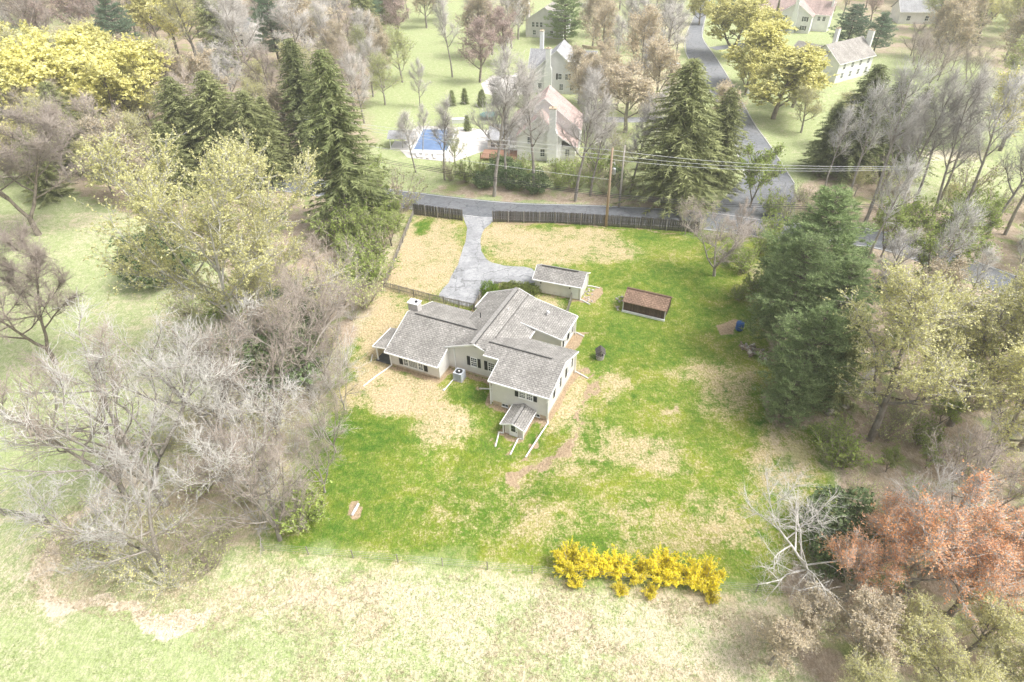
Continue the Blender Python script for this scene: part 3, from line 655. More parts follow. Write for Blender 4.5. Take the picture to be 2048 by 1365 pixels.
# downspouts with the drain pipes that run out over the grass
def downspout(u_, v_, z1_, pipe=None, mat='white'):
    zg = float(ground_z(*HW(u_, v_))); m = MB(); m.box((u_-.05, v_-.05, zg+.05), (u_+.05, v_+.05, z1_)); o = m.build('downspout', M[mat], HS)
    if pipe:
        pp = [(u_, v_, zg+.12)]
        for q in pipe:
            z_ = float(ground_z(*G2(*q)))
            for _ in range(4): z_ = float(ground_z(*G2(q[0], q[1], z_)))
            pp.append((*uvpx(q[0], q[1], z_), z_+.09))
        pp = [pp[0]]+[tuple(np.array(a)*(1-t)+np.array(b_)*t) for a, b_ in zip(pp[:-1], pp[1:]) for t in (.25, .5, .75, 1)]
        pp = [(a, b_, max(c, float(ground_z(*HW(a, b_)))+.09)) for a, b_, c in pp]
        m = MB(); m.tube(pp, .085, 8); m.build('drain_pipe', M['offwhite'], HS)
downspout(-.0, -.14, 3.5, [(1096, 847), (1051, 916)])
downspout(-21.3, 1.12, 2.2, [(781, 733), (770.5, 741.5), (752, 754), (727, 774)])
downspout(-13.6, 3.6, 3.4)
downspout(-7.0, -.14, 3.5, [(984, 779.5), (959, 778.5)])
downspout(-.02, 8.86, 3.1, [(1150, 744), (1176, 758)])
downspout(-2.62, 16.1, 2.7, [(1147, 664), (1168, 674)])
downspout(-1.65, -3.2, .9, [(1036.5, 878), (1020.5, 911)])
downspout(-4.0, -3.2, .9, [(998, 866), (990.8, 895)])
pp = [(*uvpx(*q), .09) for q in [(911, 755), (891, 779)]]
m = MB(); m.tube(pp, [.06, .07], 8); m.tube([pp[1], (pp[1][0]-.1, pp[1][1]-.35, .1)], [.08, .16], 8); m.build('drain_pipe', M['offwhite'], HS)
pp = [(*uvpx(*q), .09) for q in [(745, 711), (742, 724)]]
m = MB(); m.tube(pp, .07, 8); m.build('drain_pipe', M['offwhite'], HS)

# air conditioner
au, av = uvpx(919.5, 758)
AC = empty('air_conditioner', (*HW(au, av), 0), AZ); tag(AC, 'grey metal air conditioner unit standing against the beige house wall', 'air conditioner')
m = MB(); m.box((-.62, -.62, -.05), (.62, .62, .1)); m.build('base_pad', M['stone'], AC)
m = MB()
for x in (-.5, .5):
    for y in (-.5, .5): m.box((x-.06, y-.06, .1), (x+.06, y+.06, 1.15))
m.box((-.44, -.44, .12), (.44, .44, 1.08)); m.build('cabinet', M['acgrey'], AC)
m = MB()
for i in range(14):
    z = .16+i*.066
    m.box((-.44, -.53, z), (.44, -.44, z+.035)); m.box((.44, -.44, z), (.53, .44, z+.035)); m.box((-.53, -.44, z), (-.44, .44, z+.035)); m.box((-.44, .44, z), (.44, .53, z+.035))
m.build('louvre', M['acgrey'], AC)
m = MB(); m.box((-.56, -.56, 1.15), (.56, .56, 1.2)); tp = m.build('top_panel', M['acgrey'], AC)
m = MB(); m.lathe([(.42, 1.203), (.44, 1.215), (.1, 1.24)], 20); m.build('fan_grille', M['dark'], tp)
m = MB(); m.lathe([(.12, 1.241), (.12, 1.275), (.05, 1.29)], 14); m.build('fan_cap', M['offwhite'], tp)

# ------------------------------------------------------------------ garage
GZ = math.radians(-21.1); GO = G2(1070, 584)
GA = empty('garage', (*GO, 0), GZ); tag(GA, 'small beige garage with grey shingle roof beside the driveway', 'garage')
gl, gd = 6.72, 3.75
m = MB(); m.extr([(0, 0, 0.1), (0, gd, .1), (0, gd, 2.3), (0, gd/2, 3.3), (0, 0, 2.3)], (gl, 0, 0)); m.build('wall', M['siding'], GA)
m = MB(); m.box((.03, .03, -.2), (gl-.03, gd-.03, .1)); m.build('foundation', M['found'], GA)
roof_slab('roof', (-.3, -.3, 2.27), (gl+.25, -.3, 2.27), (gl+.25, gd/2, 3.45), (-.3, gd/2, 3.45), M['roof'], GA)
roof_slab('roof', (-.3, gd+.3, 2.27), (gl+.25, gd+.3, 2.27), (gl+.25, gd/2, 3.45), (-.3, gd/2, 3.45), M['roof'], GA)
rod('ridge_vent', (.4, gd/2-.08, 3.53), (gl-.9, gd/2-.08, 3.53), .16, .1, M['vent'], GA)
rod('gutter', (-.3, -.35, 2.30), (gl+.25, -.35, 2.30), .14, .17, M['white'], GA)
for x in (-.33, gl+.28):
    rod('rake_trim', (x, -.3, 2.29), (x, gd/2, 3.47), .06, .18, M['white'], GA); rod('rake_trim', (x, gd+.3, 2.29), (x, gd/2, 3.47), .06, .18, M['white'], GA)
m = MB(); m.box((5.35, -.06, .12), (6.35, -.003, 2.12)); gdo = m.build('side_door', M['white'], GA)
m = MB()
for x0 in (5.48, 5.90):
    for z0, z1_ in ((.3, 1.05), (1.15, 1.95)): m.box((x0, -.075, z0), (x0+.32, -.061, z1_))
m.build('door_panel', M['white'], gdo)
m = MB(); m.tube([(5.45, -.13, 1.05), (5.45, -.06, 1.05)], .04, 8); m.build('door_handle', M['metal'], gdo)
for x in (.9, 5.15):
    m = MB(); m.lathe([(.06, 0), (.11, .12), (.11, .22), (.03, .28)], 8, (x, -.13, 1.68)); m.box((x-.03, -.06, 1.78), (x+.03, -.0, 1.86)); m.build('wall_lamp', M['dark'], GA)
m = MB(); m.lathe([(.05, 0), (.09, .1), (.03, .16)], 8, (gl+.1, gd/2, 2.8)); m.box((gl, gd/2-.03, 2.82), (gl+.08, gd/2+.03, 2.88)); m.build('wall_lamp', M['dark'], GA)
def gloc(x, y):
    p = G2(x, y)-GO; return (p[0]*math.cos(GZ)+p[1]*math.sin(GZ), -p[0]*math.sin(GZ)+p[1]*math.cos(GZ), .1)
for (x, y), pts in (((gl-.02, -.1), [(1163, 601.5), (1180, 610.5)]), ((gl+.05, gd+.02), [(1182, 573.5), (1199, 577.5)])):
    m = MB(); m.box((x-.05, y-.05, .05), (x+.05, y+.05, 2.2)); m.build('downspout', M['white'], GA)
    m = MB(); m.tube([(x, y, .12)]+[gloc(*q) for q in pts], .085, 8); m.build('drain_pipe', M['offwhite'], GA)
# overhead door on the driveway end
m = MB(); m.box((-.05, .55, .1), (-.003, gd-.55, 2.15)); od = m.build('garage_door', M['white'], GA)
for i in range(4):
    m = MB(); m.box((-.07, .62, .16+i*.5), (-.051, gd-.62, .58+i*.5)); m.build('door_panel', M['white'], od)
# stones along the garage end
rs = random.Random(9)
def stone_mesh(r, mat, seed):
    q = random.Random(seed); m = MB(); m.lathe([(r*.55, -.25*r), (r, 0), (r*.85, .5*r), (r*.3, .72*r)], 7)
    m.v = [(x*q.uniform(.75, 1.25), y*q.uniform(.75, 1.25), z*q.uniform(.8, 1.2)) for x, y, z in m.v]; return m.mesh('stone', mat, False)
stn = [stone_mesh(.2, M['stone'], i) for i in range(4)]+[stone_mesh(.2, M['logpale'], 7)]
for i in range(26):
    if i < 16: x, y = rs.uniform(1166, 1186), rs.uniform(578, 606)
    else: x, y = rs.uniform(1233, 1247), rs.uniform(592, 622)
    o = link('stone', stn[i % 5], None, (*G2(x, y), .0), rs.uniform(0, 6)); s_ = rs.uniform(.5, 1.2); o.scale = (s_*rs.uniform(.8, 1.5), s_, s_)
    if i < 16: tag(o, 'grey stone in the rough bed along the garage end wall', 'stone', 'stones along the garage end')
    else: tag(o, 'grey stone in the patch beside the brown shed', 'stone', 'stones beside the brown shed')

# ------------------------------------------------------------------ brown shed
SZ = math.radians(-25.6); SO = G2(1244, 623)
SH = empty('shed', (*SO, 0), SZ); tag(SH, 'brown wooden garden shed with faded brown shingle roof on the lawn', 'shed')
sl, sdp = 5.86, 3.7
m = MB(); m.extr([(0.06, .12, .2), (.06, sdp-.1, .2), (.06, sdp-.1, 1.6), (.06, 1.75, 2.72), (.06, .12, 1.72)], (sl-.12, 0, 0)); m.build('wall', M['shedwall'], SH)
nb_ = 30; bw = (sl-.3)/nb_
m = MB(); m.box((0, 0, 0), (bw-.02, .035, 1.5)); bme = m.mesh('board', M['shedwall'])
for i in range(nb_): link('board', bme, SH, (.15+i*bw, .08, .22+.02*(i*7 % 3)))
m = MB(); m.box((-.02, -.12, -.1), (sl+.02, .11, .26)); m.build('sill_board', M['white'], SH)
for x in (.0, sl-.1):
    m = MB(); m.box((x, .02, .27), (x+.1, .12, 1.68)); m.build('corner_board', M['offwhite'], SH)
roof_slab('roof', (-.05, -.12, 1.72), (sl+.12, -.12, 1.72), (sl+.12, 1.75, 2.85), (-.05, 1.75, 2.85), M['shedroof'], SH, .1)
roof_slab('roof', (-.05, sdp+.05, 1.6), (sl+.12, sdp+.05, 1.6), (sl+.12, 1.75, 2.85), (-.05, 1.75, 2.85), M['shedroof'], SH, .1)
rod('ridge_cap', (-.05, 1.75, 2.89), (sl+.12, 1.75, 2.89), .3, .09, M['shedroof'], SH)

# ------------------------------------------------------------------ fences
def fence(name, label, pts, step, bwid, h, mat, group, post_step=2.4, pointed=False, rails=(.35, .85), side=1, jit=.03, seed=1, post_mat=None):
    q = random.Random(seed); P = np.array([np.array(p) for p in pts], float)
    root = empty(name, (*P[0], 0)); tag(root, label, 'fence', group)
    m = MB(); hw = bwid/2
    if pointed: m.extr([(-hw, 0, .06), (hw, 0, .06), (hw, 0, h-.08), (0, 0, h), (-hw, 0, h-.08)], (0, .02, 0))
    else: m.extr([(-hw, 0, .03), (hw, 0, .03), (hw, 0, h-.03), (hw*.5, 0, h), (-hw*.5, 0, h), (-hw, 0, h-.03)], (0, .02, 0))
    bme = m.mesh('picket' if pointed else 'board', mat)
    m = MB(); m.box((-.055, -.055, -.15), (.055, .055, h+.06)); pme = m.mesh('post', post_mat or mat)
    for a, b_ in zip(P[:-1], P[1:]):
        d = b_-a; L = np.linalg.norm(d); d /= L; nn = np.array([-d[1], d[0]])*side; rz = math.atan2(d[1], d[0])
        for i in range(int(L/step)+1):
            p = a+d*min(i*step, L)+nn*.045
            o = link('picket' if pointed else 'board', bme, root, (*(p-P[0]), q.uniform(-jit, jit)), rz+q.uniform(-.04, .04)); o.rotation_euler[1] = q.uniform(-.03, .03); o.scale = (1, 1, 1+q.uniform(-.04, .03))
        k = max(1, round(L/post_step))
        for i in range(k+1):
            p = a+d*L*i/k-nn*.06; o = link('post', pme, root, (*(p-P[0]), 0), rz)
        for rz_ in rails:
            m = MB(); c0 = a-P[0]-nn*.018; c1_ = b_-P[0]-nn*.018
            m.extr([(*(c0-nn*.017), h*rz_), (*(c1_-nn*.017), h*rz_), (*(c1_-nn*.017), h*rz_+.09), (*(c0-nn*.017), h*rz_+.09)], (*(nn*.034), 0)); m.build('rail', mat, root)
    return root
fence('stockade_fence', 'dark weathered board fence along the road, left of the driveway mouth', [G2(827, 430), G2(925, 442)], .155, .135, 2.1, M['fence_dark'], None, rails=(.15, .5, .85), side=1, seed=2, post_mat=M['fence_grey'])
fence('stockade_fence', 'long dark weathered board fence along the road, right of the driveway mouth', [G2(986, 445), G2(1110, 447), G2(1240, 455), G2(1395, 466)], .155, .135, 2.1, M['fence_dark'], None, rails=(.15, .5, .85), side=1, seed=3, post_mat=M['fence_grey'])
fence('board_fence', 'low dark weathered fence between the front lawn and the thicket', [G2(827, 431), G2(773, 568)], .22, .12, 1.05, M['fence_grey'], None, rails=(.3, .8), side=-1, seed=4)
fence('picket_fence', 'weathered grey picket fence between dry lawn and driveway behind the house', [G2(769, 578), G2(860, 602), G2(948, 622)], .205, .11, 1.25, M['fence_grey'], None, pointed=True, seed=5)
fence('picket_fence', 'short weathered picket fence along the driveway beside the round shrub', [G2(949, 622), G2(966, 590)], .205, .11, 1.25, M['fence_grey'], None, pointed=True, seed=6)
fence('picket_fence', 'weathered picket fence behind the house running to the garage', [G2(990, 576), G2(1068, 582)], .205, .10, 1.15, M['fence_grey'], None, pointed=True, seed=7)
fence('picket_gate', 'weathered grey picket gate between garage and sun room', [G2(1143, 601), G2(1133, 634)], .19, .10, 1.2, M['fence_grey'], None, pointed=True, seed=8)
for i, (a, b_) in enumerate([((943, 623), (957, 598)), ((946, 624), (959, 600))]):
    A3, B3 = G(*a, .09), G(*b_, .09); m = MB(); d = B3-A3; L = np.linalg.norm(d); m.box((0, -.07, -.03), (L, .07, .03))
    o = m.build('lumber_board', M['newwood'], None, loc=(A3[0], A3[1], .06+.0*i), rz=math.atan2(d[1], d[0])); tag(o, 'yellow lumber board lying beside the short picket fence', 'board', 'boards beside the picket fence')
# wire fence along the bottom of the lot
m = MB(); m.tube([(0, 0, -.2), (0, 0, 1.25)], .05, 6); pme = m.mesh('post', M['fence_grey'])
wf = empty('wire_fence', (*G2(528, 1102), 0)); tag(wf, 'thin wire fence on grey posts between lawn and meadow', 'fence')
wp = [G2(528+(1690-528)*i/13, 1102+(1200-1102)*i/13) for i in range(14)]
for p in wp: link('post', pme, wf, (*(p-wp[0]), 0))
for z in (.3, .6, .9, 1.15):
    m = MB(); m.tube([(*(p-wp[0]), z) for p in wp], .009, 4); m.build('wire', M['metal'], wf)
# split rail fence in the left field
sp = [G2(-160, 1008), G2(-60, 1020), G2(10, 1031), G2(55, 1039), G2(98, 1047)]
rf = empty('rail_fence', (*sp[0], 0)); tag(rf, 'pale split rail fence in the green field ending at the dirt path', 'fence')
m = MB(); m.box((-.08, -.08, -.2), (.08, .08, 1.2)); pme = m.mesh('post', M['fence_grey'])
for p in sp: link('post', pme, rf, (*(p-sp[0]), 0))
for a, b_ in zip(sp[:-1], sp[1:]):
    for z in (.35, .7, 1.05):
        m = MB(); m.tube([(*(a-sp[0]), z), (*(b_-sp[0]), z+.02)], .055, 5); m.build('rail', M['fence_grey'], rf)

# ------------------------------------------------------------------ small things in the yard
W = empty('wishing_well', (*G2(1200, 717), 0), 1.5); tag(W, 'small grey wooden wishing well with peaked roof on the lawn', 'well')
m = MB(); m.lathe([(.5, -.1), (.52, .5), (.55, .55), (.42, .56), (.40, .2)], 12); m.build('base', M['stone'], W)
for x in (-.42, .42):
    m = MB(); m.box((x-.05, -.05, .5), (x+.05, .05, 1.35)); m.build('post', M['fence_grey'], W)
roof_slab('roof', (-.62, -.62, 1.05), (.62, -.62, 1.05), (.62, 0, 1.62), (-.62, 0, 1.62), M['fence_dark'], W, .05)
roof_slab('roof', (-.62, .62, 1.05), (.62, .62, 1.05), (.62, 0, 1.62), (-.62, 0, 1.62), M['fence_dark'], W, .05)
m = MB(); m.lathe([(.1, 0), (.14, .2), (.12, .2)], 10, (0, -.1, .62)); m.build('bucket', M['offwhite'], W)
Bq = empty('barrel', (*G2(1478, 660), 0), .3); tag(Bq, 'blue plastic barrel composter standing on bare earth', 'barrel')
m = MB(); m.lathe([(.38, -.05), (.46, .1), (.50, .45), (.52, .75), (.50, 1.0), (.44, 1.15)], 18); m.build('body', M['blue'], Bq, True)
m = MB(); m.lathe([(.47, 1.15), (.48, 1.22), (.30, 1.29), (.06, 1.31)], 18); m.build('lid', M['blue'], Bq)
for z in (.32, .68, .95):
    m = MB(); m.lathe([(.505, z), (.545, z+.03), (.505, z+.06)], 18); m.build('rib', M['blue'], Bq)
# pipe lying in a dug patch
A3, B3 = G(704, 1031, .1), G(717, 1008, .1)
m = MB(); d = B3-A3; L = float(np.linalg.norm(d)); m.tube([(0, 0, 0), (L, 0, 0)], .13, 10); m.tube([(L*.42, 0, 0), (L*.58, 0, 0)], .155, 10)
o = m.build('pipe', M['offwhite'], None, True, (A3[0], A3[1], .11), math.atan2(d[1], d[0])); tag(o, 'white drain pipe lying in a dug rectangle of bare earth', 'pipe')
# woodpile
rl = random.Random(4)
def log_mesh(L, r, seed, mat):
    q = random.Random(seed); m = MB(); m.tube([(0, 0, 0), (L*.33, q.uniform(-.04, .04)*L, q.uniform(-.02, .02)), (L*.66, q.uniform(-.04, .04)*L, 0), (L, 0, 0)], [r, r*.95, r*.9, r*.85], 8); return m.mesh('log', mat)
lgm = [log_mesh(.9, .16, 1, M['logbark']), log_mesh(.7, .2, 2, M['logbark']), log_mesh(1.1, .13, 3, M['logpale']), log_mesh(.6, .17, 4, M['logpale'])]
for i in range(34):
    t = rl.random(); x = 1483+t*52; y = 698+t*18+rl.uniform(-6, 7)
    o = link('log', lgm[i % 4], None, (*G2(x, y), .14+.2*(i % 2)), rl.uniform(0, 6.28)); o.rotation_euler[1] = rl.uniform(-.3, .2)
    tag(o, 'cut firewood log in the heap under the pines', 'log', 'logs in the woodpile')
# fallen trunks
def trunk_log(name, a, b_, r0, r1, mat, label, group=None, z=None):
    A3, B3 = G(*a), G(*b_); d = B3-A3; L = float(np.linalg.norm(d)); m = MB(); q = random.Random(int(a[0]))
    m.tube([(L*k/5, q.uniform(-.03, .03)*L, q.uniform(-.02, .05)) for k in range(6)], [r0+(r1-r0)*k/5 for k in range(6)], 9)
    o = m.build(name, mat, None, True, (A3[0], A3[1], r0*.8), math.atan2(d[1], d[0])); tag(o, label, 'log', group); return o
trunk_log('fallen_log', (1697, 782), (1765, 728), .5, .34, M['logpale'], 'sawn fallen trunk with dark hollow end lying beyond the pines')
trunk_log('fallen_log', (1652, 830), (1705, 812), .38, .3, M['logpale'], 'shorter bleached trunk lying on brown litter beyond the pines')
trunk_log('fallen_log', (1760, 792), (1830, 806), .14, .08, M['logbark'], 'thin brown fallen pole on the woodland floor')
for i, (a, b_, r) in enumerate([((264, 938), (277, 915), .22), ((258, 950), (268, 945), .25), ((290, 940), (302, 925), .14), ((308, 938), (312, 928), .16)]):
    trunk_log('fallen_log', a, b_, r, r*.85, M['bark_pale'], 'whitish cut log lying on the dirt path edge', 'cut logs at the path')

# ------------------------------------------------------------------ utility poles and wires
def pole(base, h, mat, label, arms=True, r=.17, lean=(0, 0)):
    o = empty('utility_pole', (*base, 0)); tag(o, label, 'utility pole')
    m = MB(); m.tube([(0, 0, -.3), (lean[0]*.5, lean[1]*.5, h*.5), (lean[0], lean[1], h)], [r, r*.85, r*.65], 10); m.build('pole_shaft', mat, o, True)
    return o
rd = (G2(1200, 430)-G2(955, 418)); rd /= np.linalg.norm(rd)
p1 = G2(1212, 453); p2 = G2(1238, 415); p3 = G2(345, 288); p4 = G2(1775, 480)
U1 = pole(p1, 13.5, M['pole'], 'tall brown utility pole rising at the road fence with a transformer', r=.25)
m = MB(); m.lathe([(.26, 0), (.29, .05), (.29, .9), (.2, 1.0)], 14, (.55, .1, 9.2)); tr_ = m.build('transformer', M['metal'], U1)
m = MB(); m.box((.1, .02, 9.4), (.3, .18, 9.5)); m.box((.1, .02, 9.9), (.3, .18, 10.0)); m.build('bracket', M['metal'], U1)
for z in (13.0, 12.2, 11.5):
    m = MB(); m.tube([(0, 0, z), (0, .35, z+.05)], .05, 6); m.lathe([(.06, 0), (.09, .05), (.05, .16), (.07, .22)], 8, (0, .35, z)); m.build('insulator', M['white'], U1)
m = MB(); m.tube([(.2, .1, 11.0), (.55, .1, 11.2)], .04, 6); m.tube([(.5, .1, 11.2), (.65, .1, 10.7)], .06, 6); m.build('fuse_cutout', M['white'], U1)
U2 = pole(p2, 11.2, M['pole_grey'], 'grey utility pole across the road, slimmer than the brown one', r=.20)
m = MB(); m.tube([(0, 0, 10.8), (0, .3, 10.85)], .05, 6); m.build('insulator', M['white'], U2)
U3 = pole(p3, 11.5, M['bark_brown'], 'dark utility pole half hidden among the yellow trees', r=.15)
m = MB(); m.tube([(0, 0, 11.2), (0, .3, 11.25)], .05, 6); m.build('insulator', M['white'], U3)
U4 = pole(p4, 12.8, M['pole_grey'], 'grey utility pole with crossarm among tall bare trees', r=.24)
m = MB(); m.obox((0, 0), rd, np.array([-rd[1], rd[0]]), .06, 1.2, 12.0, 12.14); m.build('crossarm', M['pole_grey'], U4)
m = MB(); m.lathe([(.24, 0), (.26, .05), (.26, .75), (.18, .85)], 12, (.4, .2, 10.4)); m.build('transformer', M['metal'], U4)
def wire(a, b_, sag, r, mat, label, group):
    a = np.array(a, float); b_ = np.array(b_, float); pts = []
    for k in range(17):
        t = k/16; p = a+(b_-a)*t; p = p-np.array([0, 0, sag*4*t*(1-t)]); pts.append(p-a)
    m = MB(); m.tube(pts, r, 4, False); o = m.build('power_line', mat, None, False, tuple(a)); tag(o, label, 'power line', group)
for z in (13.15, 12.35, 11.65):
    wire((*p1, z), (*p3, 11.4+(z-13.15)*.5), 1.2, .028, M['wire'], 'pale upper wire running from the brown pole towards the yellow trees', 'upper power lines west of the brown pole')
    wire((*p1, z), (*(p4+rd*0), 12.1+(z-12.35)*.3), 1.0, .028, M['wire'], 'pale upper wire running from the brown pole to the crossarm pole', 'upper power lines east of the brown pole')
wire((*p1, 8.3), (*p3, 8.2), 1.1, .028, M['wire'], 'single pale wire below the transformer running towards the yellow trees', None)
for i, z in enumerate((5.9, 5.6, 5.3)):
    wire((*p1, z), (*p3, z+.1), 1.0, .035, M['cable'], 'dark sagging cable low on the brown pole towards the yellow trees', 'low cables west of the brown pole')
    wire((*p1, z), (*p4, z+.4), .9, .035, M['cable'], 'dark low cable between the brown pole and the crossarm pole', 'low cables east of the brown pole')
wire((*p2, 5.6), (*p1, 5.8), .1, .03, M['cable'], 'short dark cable linking the two poles across the road', None)

# ------------------------------------------------------------------ trees
def unit(v): return v/(np.linalg.norm(v, axis=-1, keepdims=True)+1e-9)
class Tree:
    def __init__(s, seed): s.r = np.random.default_rng(seed); s.b = MB(); s.tw0 = []; s.tw1 = []; s.twr = []; s.lp = []
    def line(s, p, d, L, n, wander, upw):
        pts = [np.array(p, float)]; d = unit(np.array(d, float))
        for i in range(n):
            d = unit(d+s.r.normal(0, wander, 3)+np.array([0, 0, upw])); pts.append(pts[-1]+d*L/n)
        return pts
    def twigs(s, pts, count, length, r, spread=.9, upw=.25, t0=.15, sub=2):
        P = np.array(pts); n = len(P)-1
        t = s.r.uniform(t0, 1, count)*n; i = np.minimum(t.astype(int), n-1); f = (t-i)[:, None]
        a = P[i]*(1-f)+P[i+1]*f; dd = unit(P[i+1]-P[i])
        d = unit(dd+s.r.normal(0, spread, (count, 3))*.8+np.array([0, 0, upw])); L = length*s.r.uniform(.5, 1.2, (count, 1))
        b = a+d*L; s.tw0.append(a); s.tw1.append(b); s.twr.append(np.full(count, r))
        for _ in range(sub):
            f2 = s.r.uniform(.3, .95, (count, 1)); a2 = a+(b-a)*f2; d2 = unit(d+s.r.normal(0, .6, (count, 3))+np.array([0, 0, upw*.6]))
            s.tw0.append(a2); s.tw1.append(a2+d2*L*s.r.uniform(.35, .7, (count, 1))); s.twr.append(np.full(count, r*.75))
    def twig_mesh(s):
        A = np.concatenate(s.tw0); B = np.concatenate(s.tw1); R = np.concatenate(s.twr)[:, None]; d = unit(B-A)
        x = unit(np.cross(d, np.array([.31, .52, .79]))); y = np.cross(d, x); V = []
        for k in range(3):
            q = 2*math.pi*k/3; V.append(A+(x*math.cos(q)+y*math.sin(q))*R)
        B2 = B; V = np.stack(V+[B2], 1).reshape(-1, 3); n = len(A); o = np.arange(n)[:, None]*4
        T = np.concatenate([o+np.array([[0, 1, 3]]), o+np.array([[1, 2, 3]]), o+np.array([[2, 0, 3]])]); return V, T
def leaf_quads(rng, P, size, flat=0.0, asp=.6):
    n = len(P); a = unit(rng.normal(0, 1, (n, 3))*np.array([1, 1, 1-flat])); bb = unit(np.cross(a, rng.normal(0, 1, (n, 3))))
    s = size*rng.uniform(.6, 1.3, (n, 1)); a = a*s*.5; bb = bb*s*.5*asp
    V = np.stack([P-a, P+bb, P+a, P-bb], 1).reshape(-1, 3); o = np.arange(n)[:, None]*4
    return V, o+np.array([[0, 1, 2, 3]])
def spikes(P, D, L, W, rng):
    """thin tapered blades from P along D (needles, grass)"""
    n = len(P); s = unit(np.cross(D, rng.normal(0, 1, (n, 3))))*W*.5
    V = np.stack([P-s, P+s, P+D*L], 1).reshape(-1, 3); return V, np.arange(n*3).reshape(-1, 3)

def decid(seed, H=14, limbs=13, t0=.28, up0=.10, spread=1.0, fork=0, bark='bark_grey', twig='twig_grey', leaf=None, nleaf=0, lsize=.2, ntw=7, tr=.26, nbr=8, lean=0.0, twr=.022, trunk_frac=.86, wander=.07, tl=1.3, asp=.6):
    T = Tree(seed); r = T.r; stems = []
    if fork:
        base = T.line((0, 0, -.3), (lean, 0, 1), H*.16, 2, .04, .05); T.b.tube(base, [tr*1.25, tr*1.05, tr], 8, False)
        for k in range(fork):
            a = 2*math.pi*k/fork+r.uniform(-.4, .4); st = T.line(base[-1], (math.cos(a)*.42+lean, math.sin(a)*.42, 1), H*.74, 7, wander, .06)
            stems.append((st, tr*.75, .18))
    else: stems.append((T.line((0, 0, -.3), (lean, 0, 1), H*trunk_frac, 9, wander*.6, .06), tr, t0))
    for st, rad, ts in stems:
        n = len(st)-1; T.b.tube(st, [rad*(1-.85*k/n) for k in range(n+1)], 7, False)
        cnt = limbs if not fork else max(5, int(limbs*1.4/fork)); az = r.uniform(0, 6.28)
        for k in range(cnt):
            t = ts+(1-ts)*(k+.5)/cnt; x = t*n; i = min(int(x), n-1); p = st[i]+(st[i+1]-st[i])*(x-i); az += 2.4+r.uniform(-.5, .5)
            el = r.uniform(.35, .75)+.35*t; L = H*.40*spread*(1.05-.62*t)*r.uniform(.75, 1.2)
            lr = rad*(1-.85*t)*.62+.012
            lb = T.line(p, (math.cos(az)*math.cos(el), math.sin(az)*math.cos(el), math.sin(el)), L, 5, .13, up0); T.b.tube(lb, [lr*(1-.8*q/5) for q in range(6)], 5, False)
            for j in range(nbr):
                tb = .22+.76*(j+r.random())/nbr; y = tb*5; ii = min(int(y), 4); pb = lb[ii]+(lb[ii+1]-lb[ii])*(y-ii); dl = unit(lb[ii+1]-lb[ii])
                db = unit(dl+unit(r.normal(0, 1, 3))*.85+np.array([0, 0, .15])); Lb = L*.42*(1.1-.55*tb)*r.uniform(.7, 1.2)
                br = T.line(pb, db, Lb, 3, .16, up0*.9); T.b.tube(br, [lr*.42*(1-.6*tb)+.010, lr*.3*(1-.6*tb)+.009, .011, .007], 4, False)
                T.twigs(br, ntw, tl*H/14, twr)
            T.twigs(lb, ntw*2, tl*H/14, twr, t0=.3)
        T.twigs(st, 12, tl*H/14, twr, t0=.65)
    V, F = T.twig_mesh(); out_ = [('trunk', T.b.mesh('trunk', M[bark], True)), ('crown', np_mesh('crown', V, F, None, M[twig]))]
    if leaf and nleaf:
        A = np.concatenate(T.tw0); B = np.concatenate(T.tw1); i = r.integers(0, len(A), nleaf); f = r.uniform(.25, 1.05, (nleaf, 1))
        LV, LQ = leaf_quads(r, A[i]+(B[i]-A[i])*f+r.normal(0, .05, (nleaf, 3)), lsize, 0, asp); out_.append(('foliage', np_mesh('foliage', LV, None, LQ, M[leaf])))
    return out_, H
def spruce(seed, H=24, R=4.2, mat='spruce', dens=1.0, skirt=.05, droop=.5, per=7, step=.5):
    r = np.random.default_rng(seed); b = MB(); b.tube([(0, 0, -.3), (0, 0, H*.5), (0, 0, H*.99)], [H*.014, H*.008, .02], 8, False)
    Ps = []; Ds = []; Ls = []; z = H*skirt
    while z < H*.985:
        q = 1-z/H; rad = R*(q**.58)*r.uniform(.86, 1.1)+.12; a0 = r.uniform(0, 6.28)
        for k in range(per):
            a = a0+2*math.pi*k/per+r.uniform(-.25, .25); L = rad*r.uniform(.72, 1.12); n = max(3, int(L/.21*dens))
            t = (np.arange(n)+r.random(n))/n; dirv = np.array([math.cos(a), math.sin(a), 0]); side = np.array([-math.sin(a), math.cos(a), 0])
            zz = z+L*(.14*t-droop*t*t+.16*t**3); P = dirv*(L*t)[:, None]; P[:, 2] += zz
            if L > 1.0 and k % 2 == 0: b.tube([(0, 0, z), tuple(P[n//2]), tuple(P[-1])], [.05, .03, .01], 3, False)
            for sgn in (-1, 1, 0):
                d = unit(dirv*.75+side*sgn*r.uniform(.5, 1.0, (n, 1))+np.array([0, 0, -.28])+r.normal(0, .15, (n, 3)))
                Ps.append(P); Ds.append(d); Ls.append((.34+.34*(1-t))*min(1.0, .45+L*.22)*r.uniform(.8, 1.3, n))
            # hanging sprays
            Ps.append(P); Ds.append(unit(dirv*.25+np.array([0, 0, -1])+r.normal(0, .25, (n, 3)))); Ls.append(np.full(n, .42)*r.uniform(.6, 1.2, n))
        z += step*(.7+.5*q)
    P = np.concatenate(Ps); D = np.concatenate(Ds); L = np.concatenate(Ls)[:, None]
    V1, T1 = spikes(P, D, L*1.35, .20*np.ones((len(P), 1))*np.clip(L*1.8, .4, 1.1), r)
    return [('trunk', b.mesh('trunk', M['bark_brown'], True)), ('crown', np_mesh('crown', V1, T1, None, M[mat]))], H
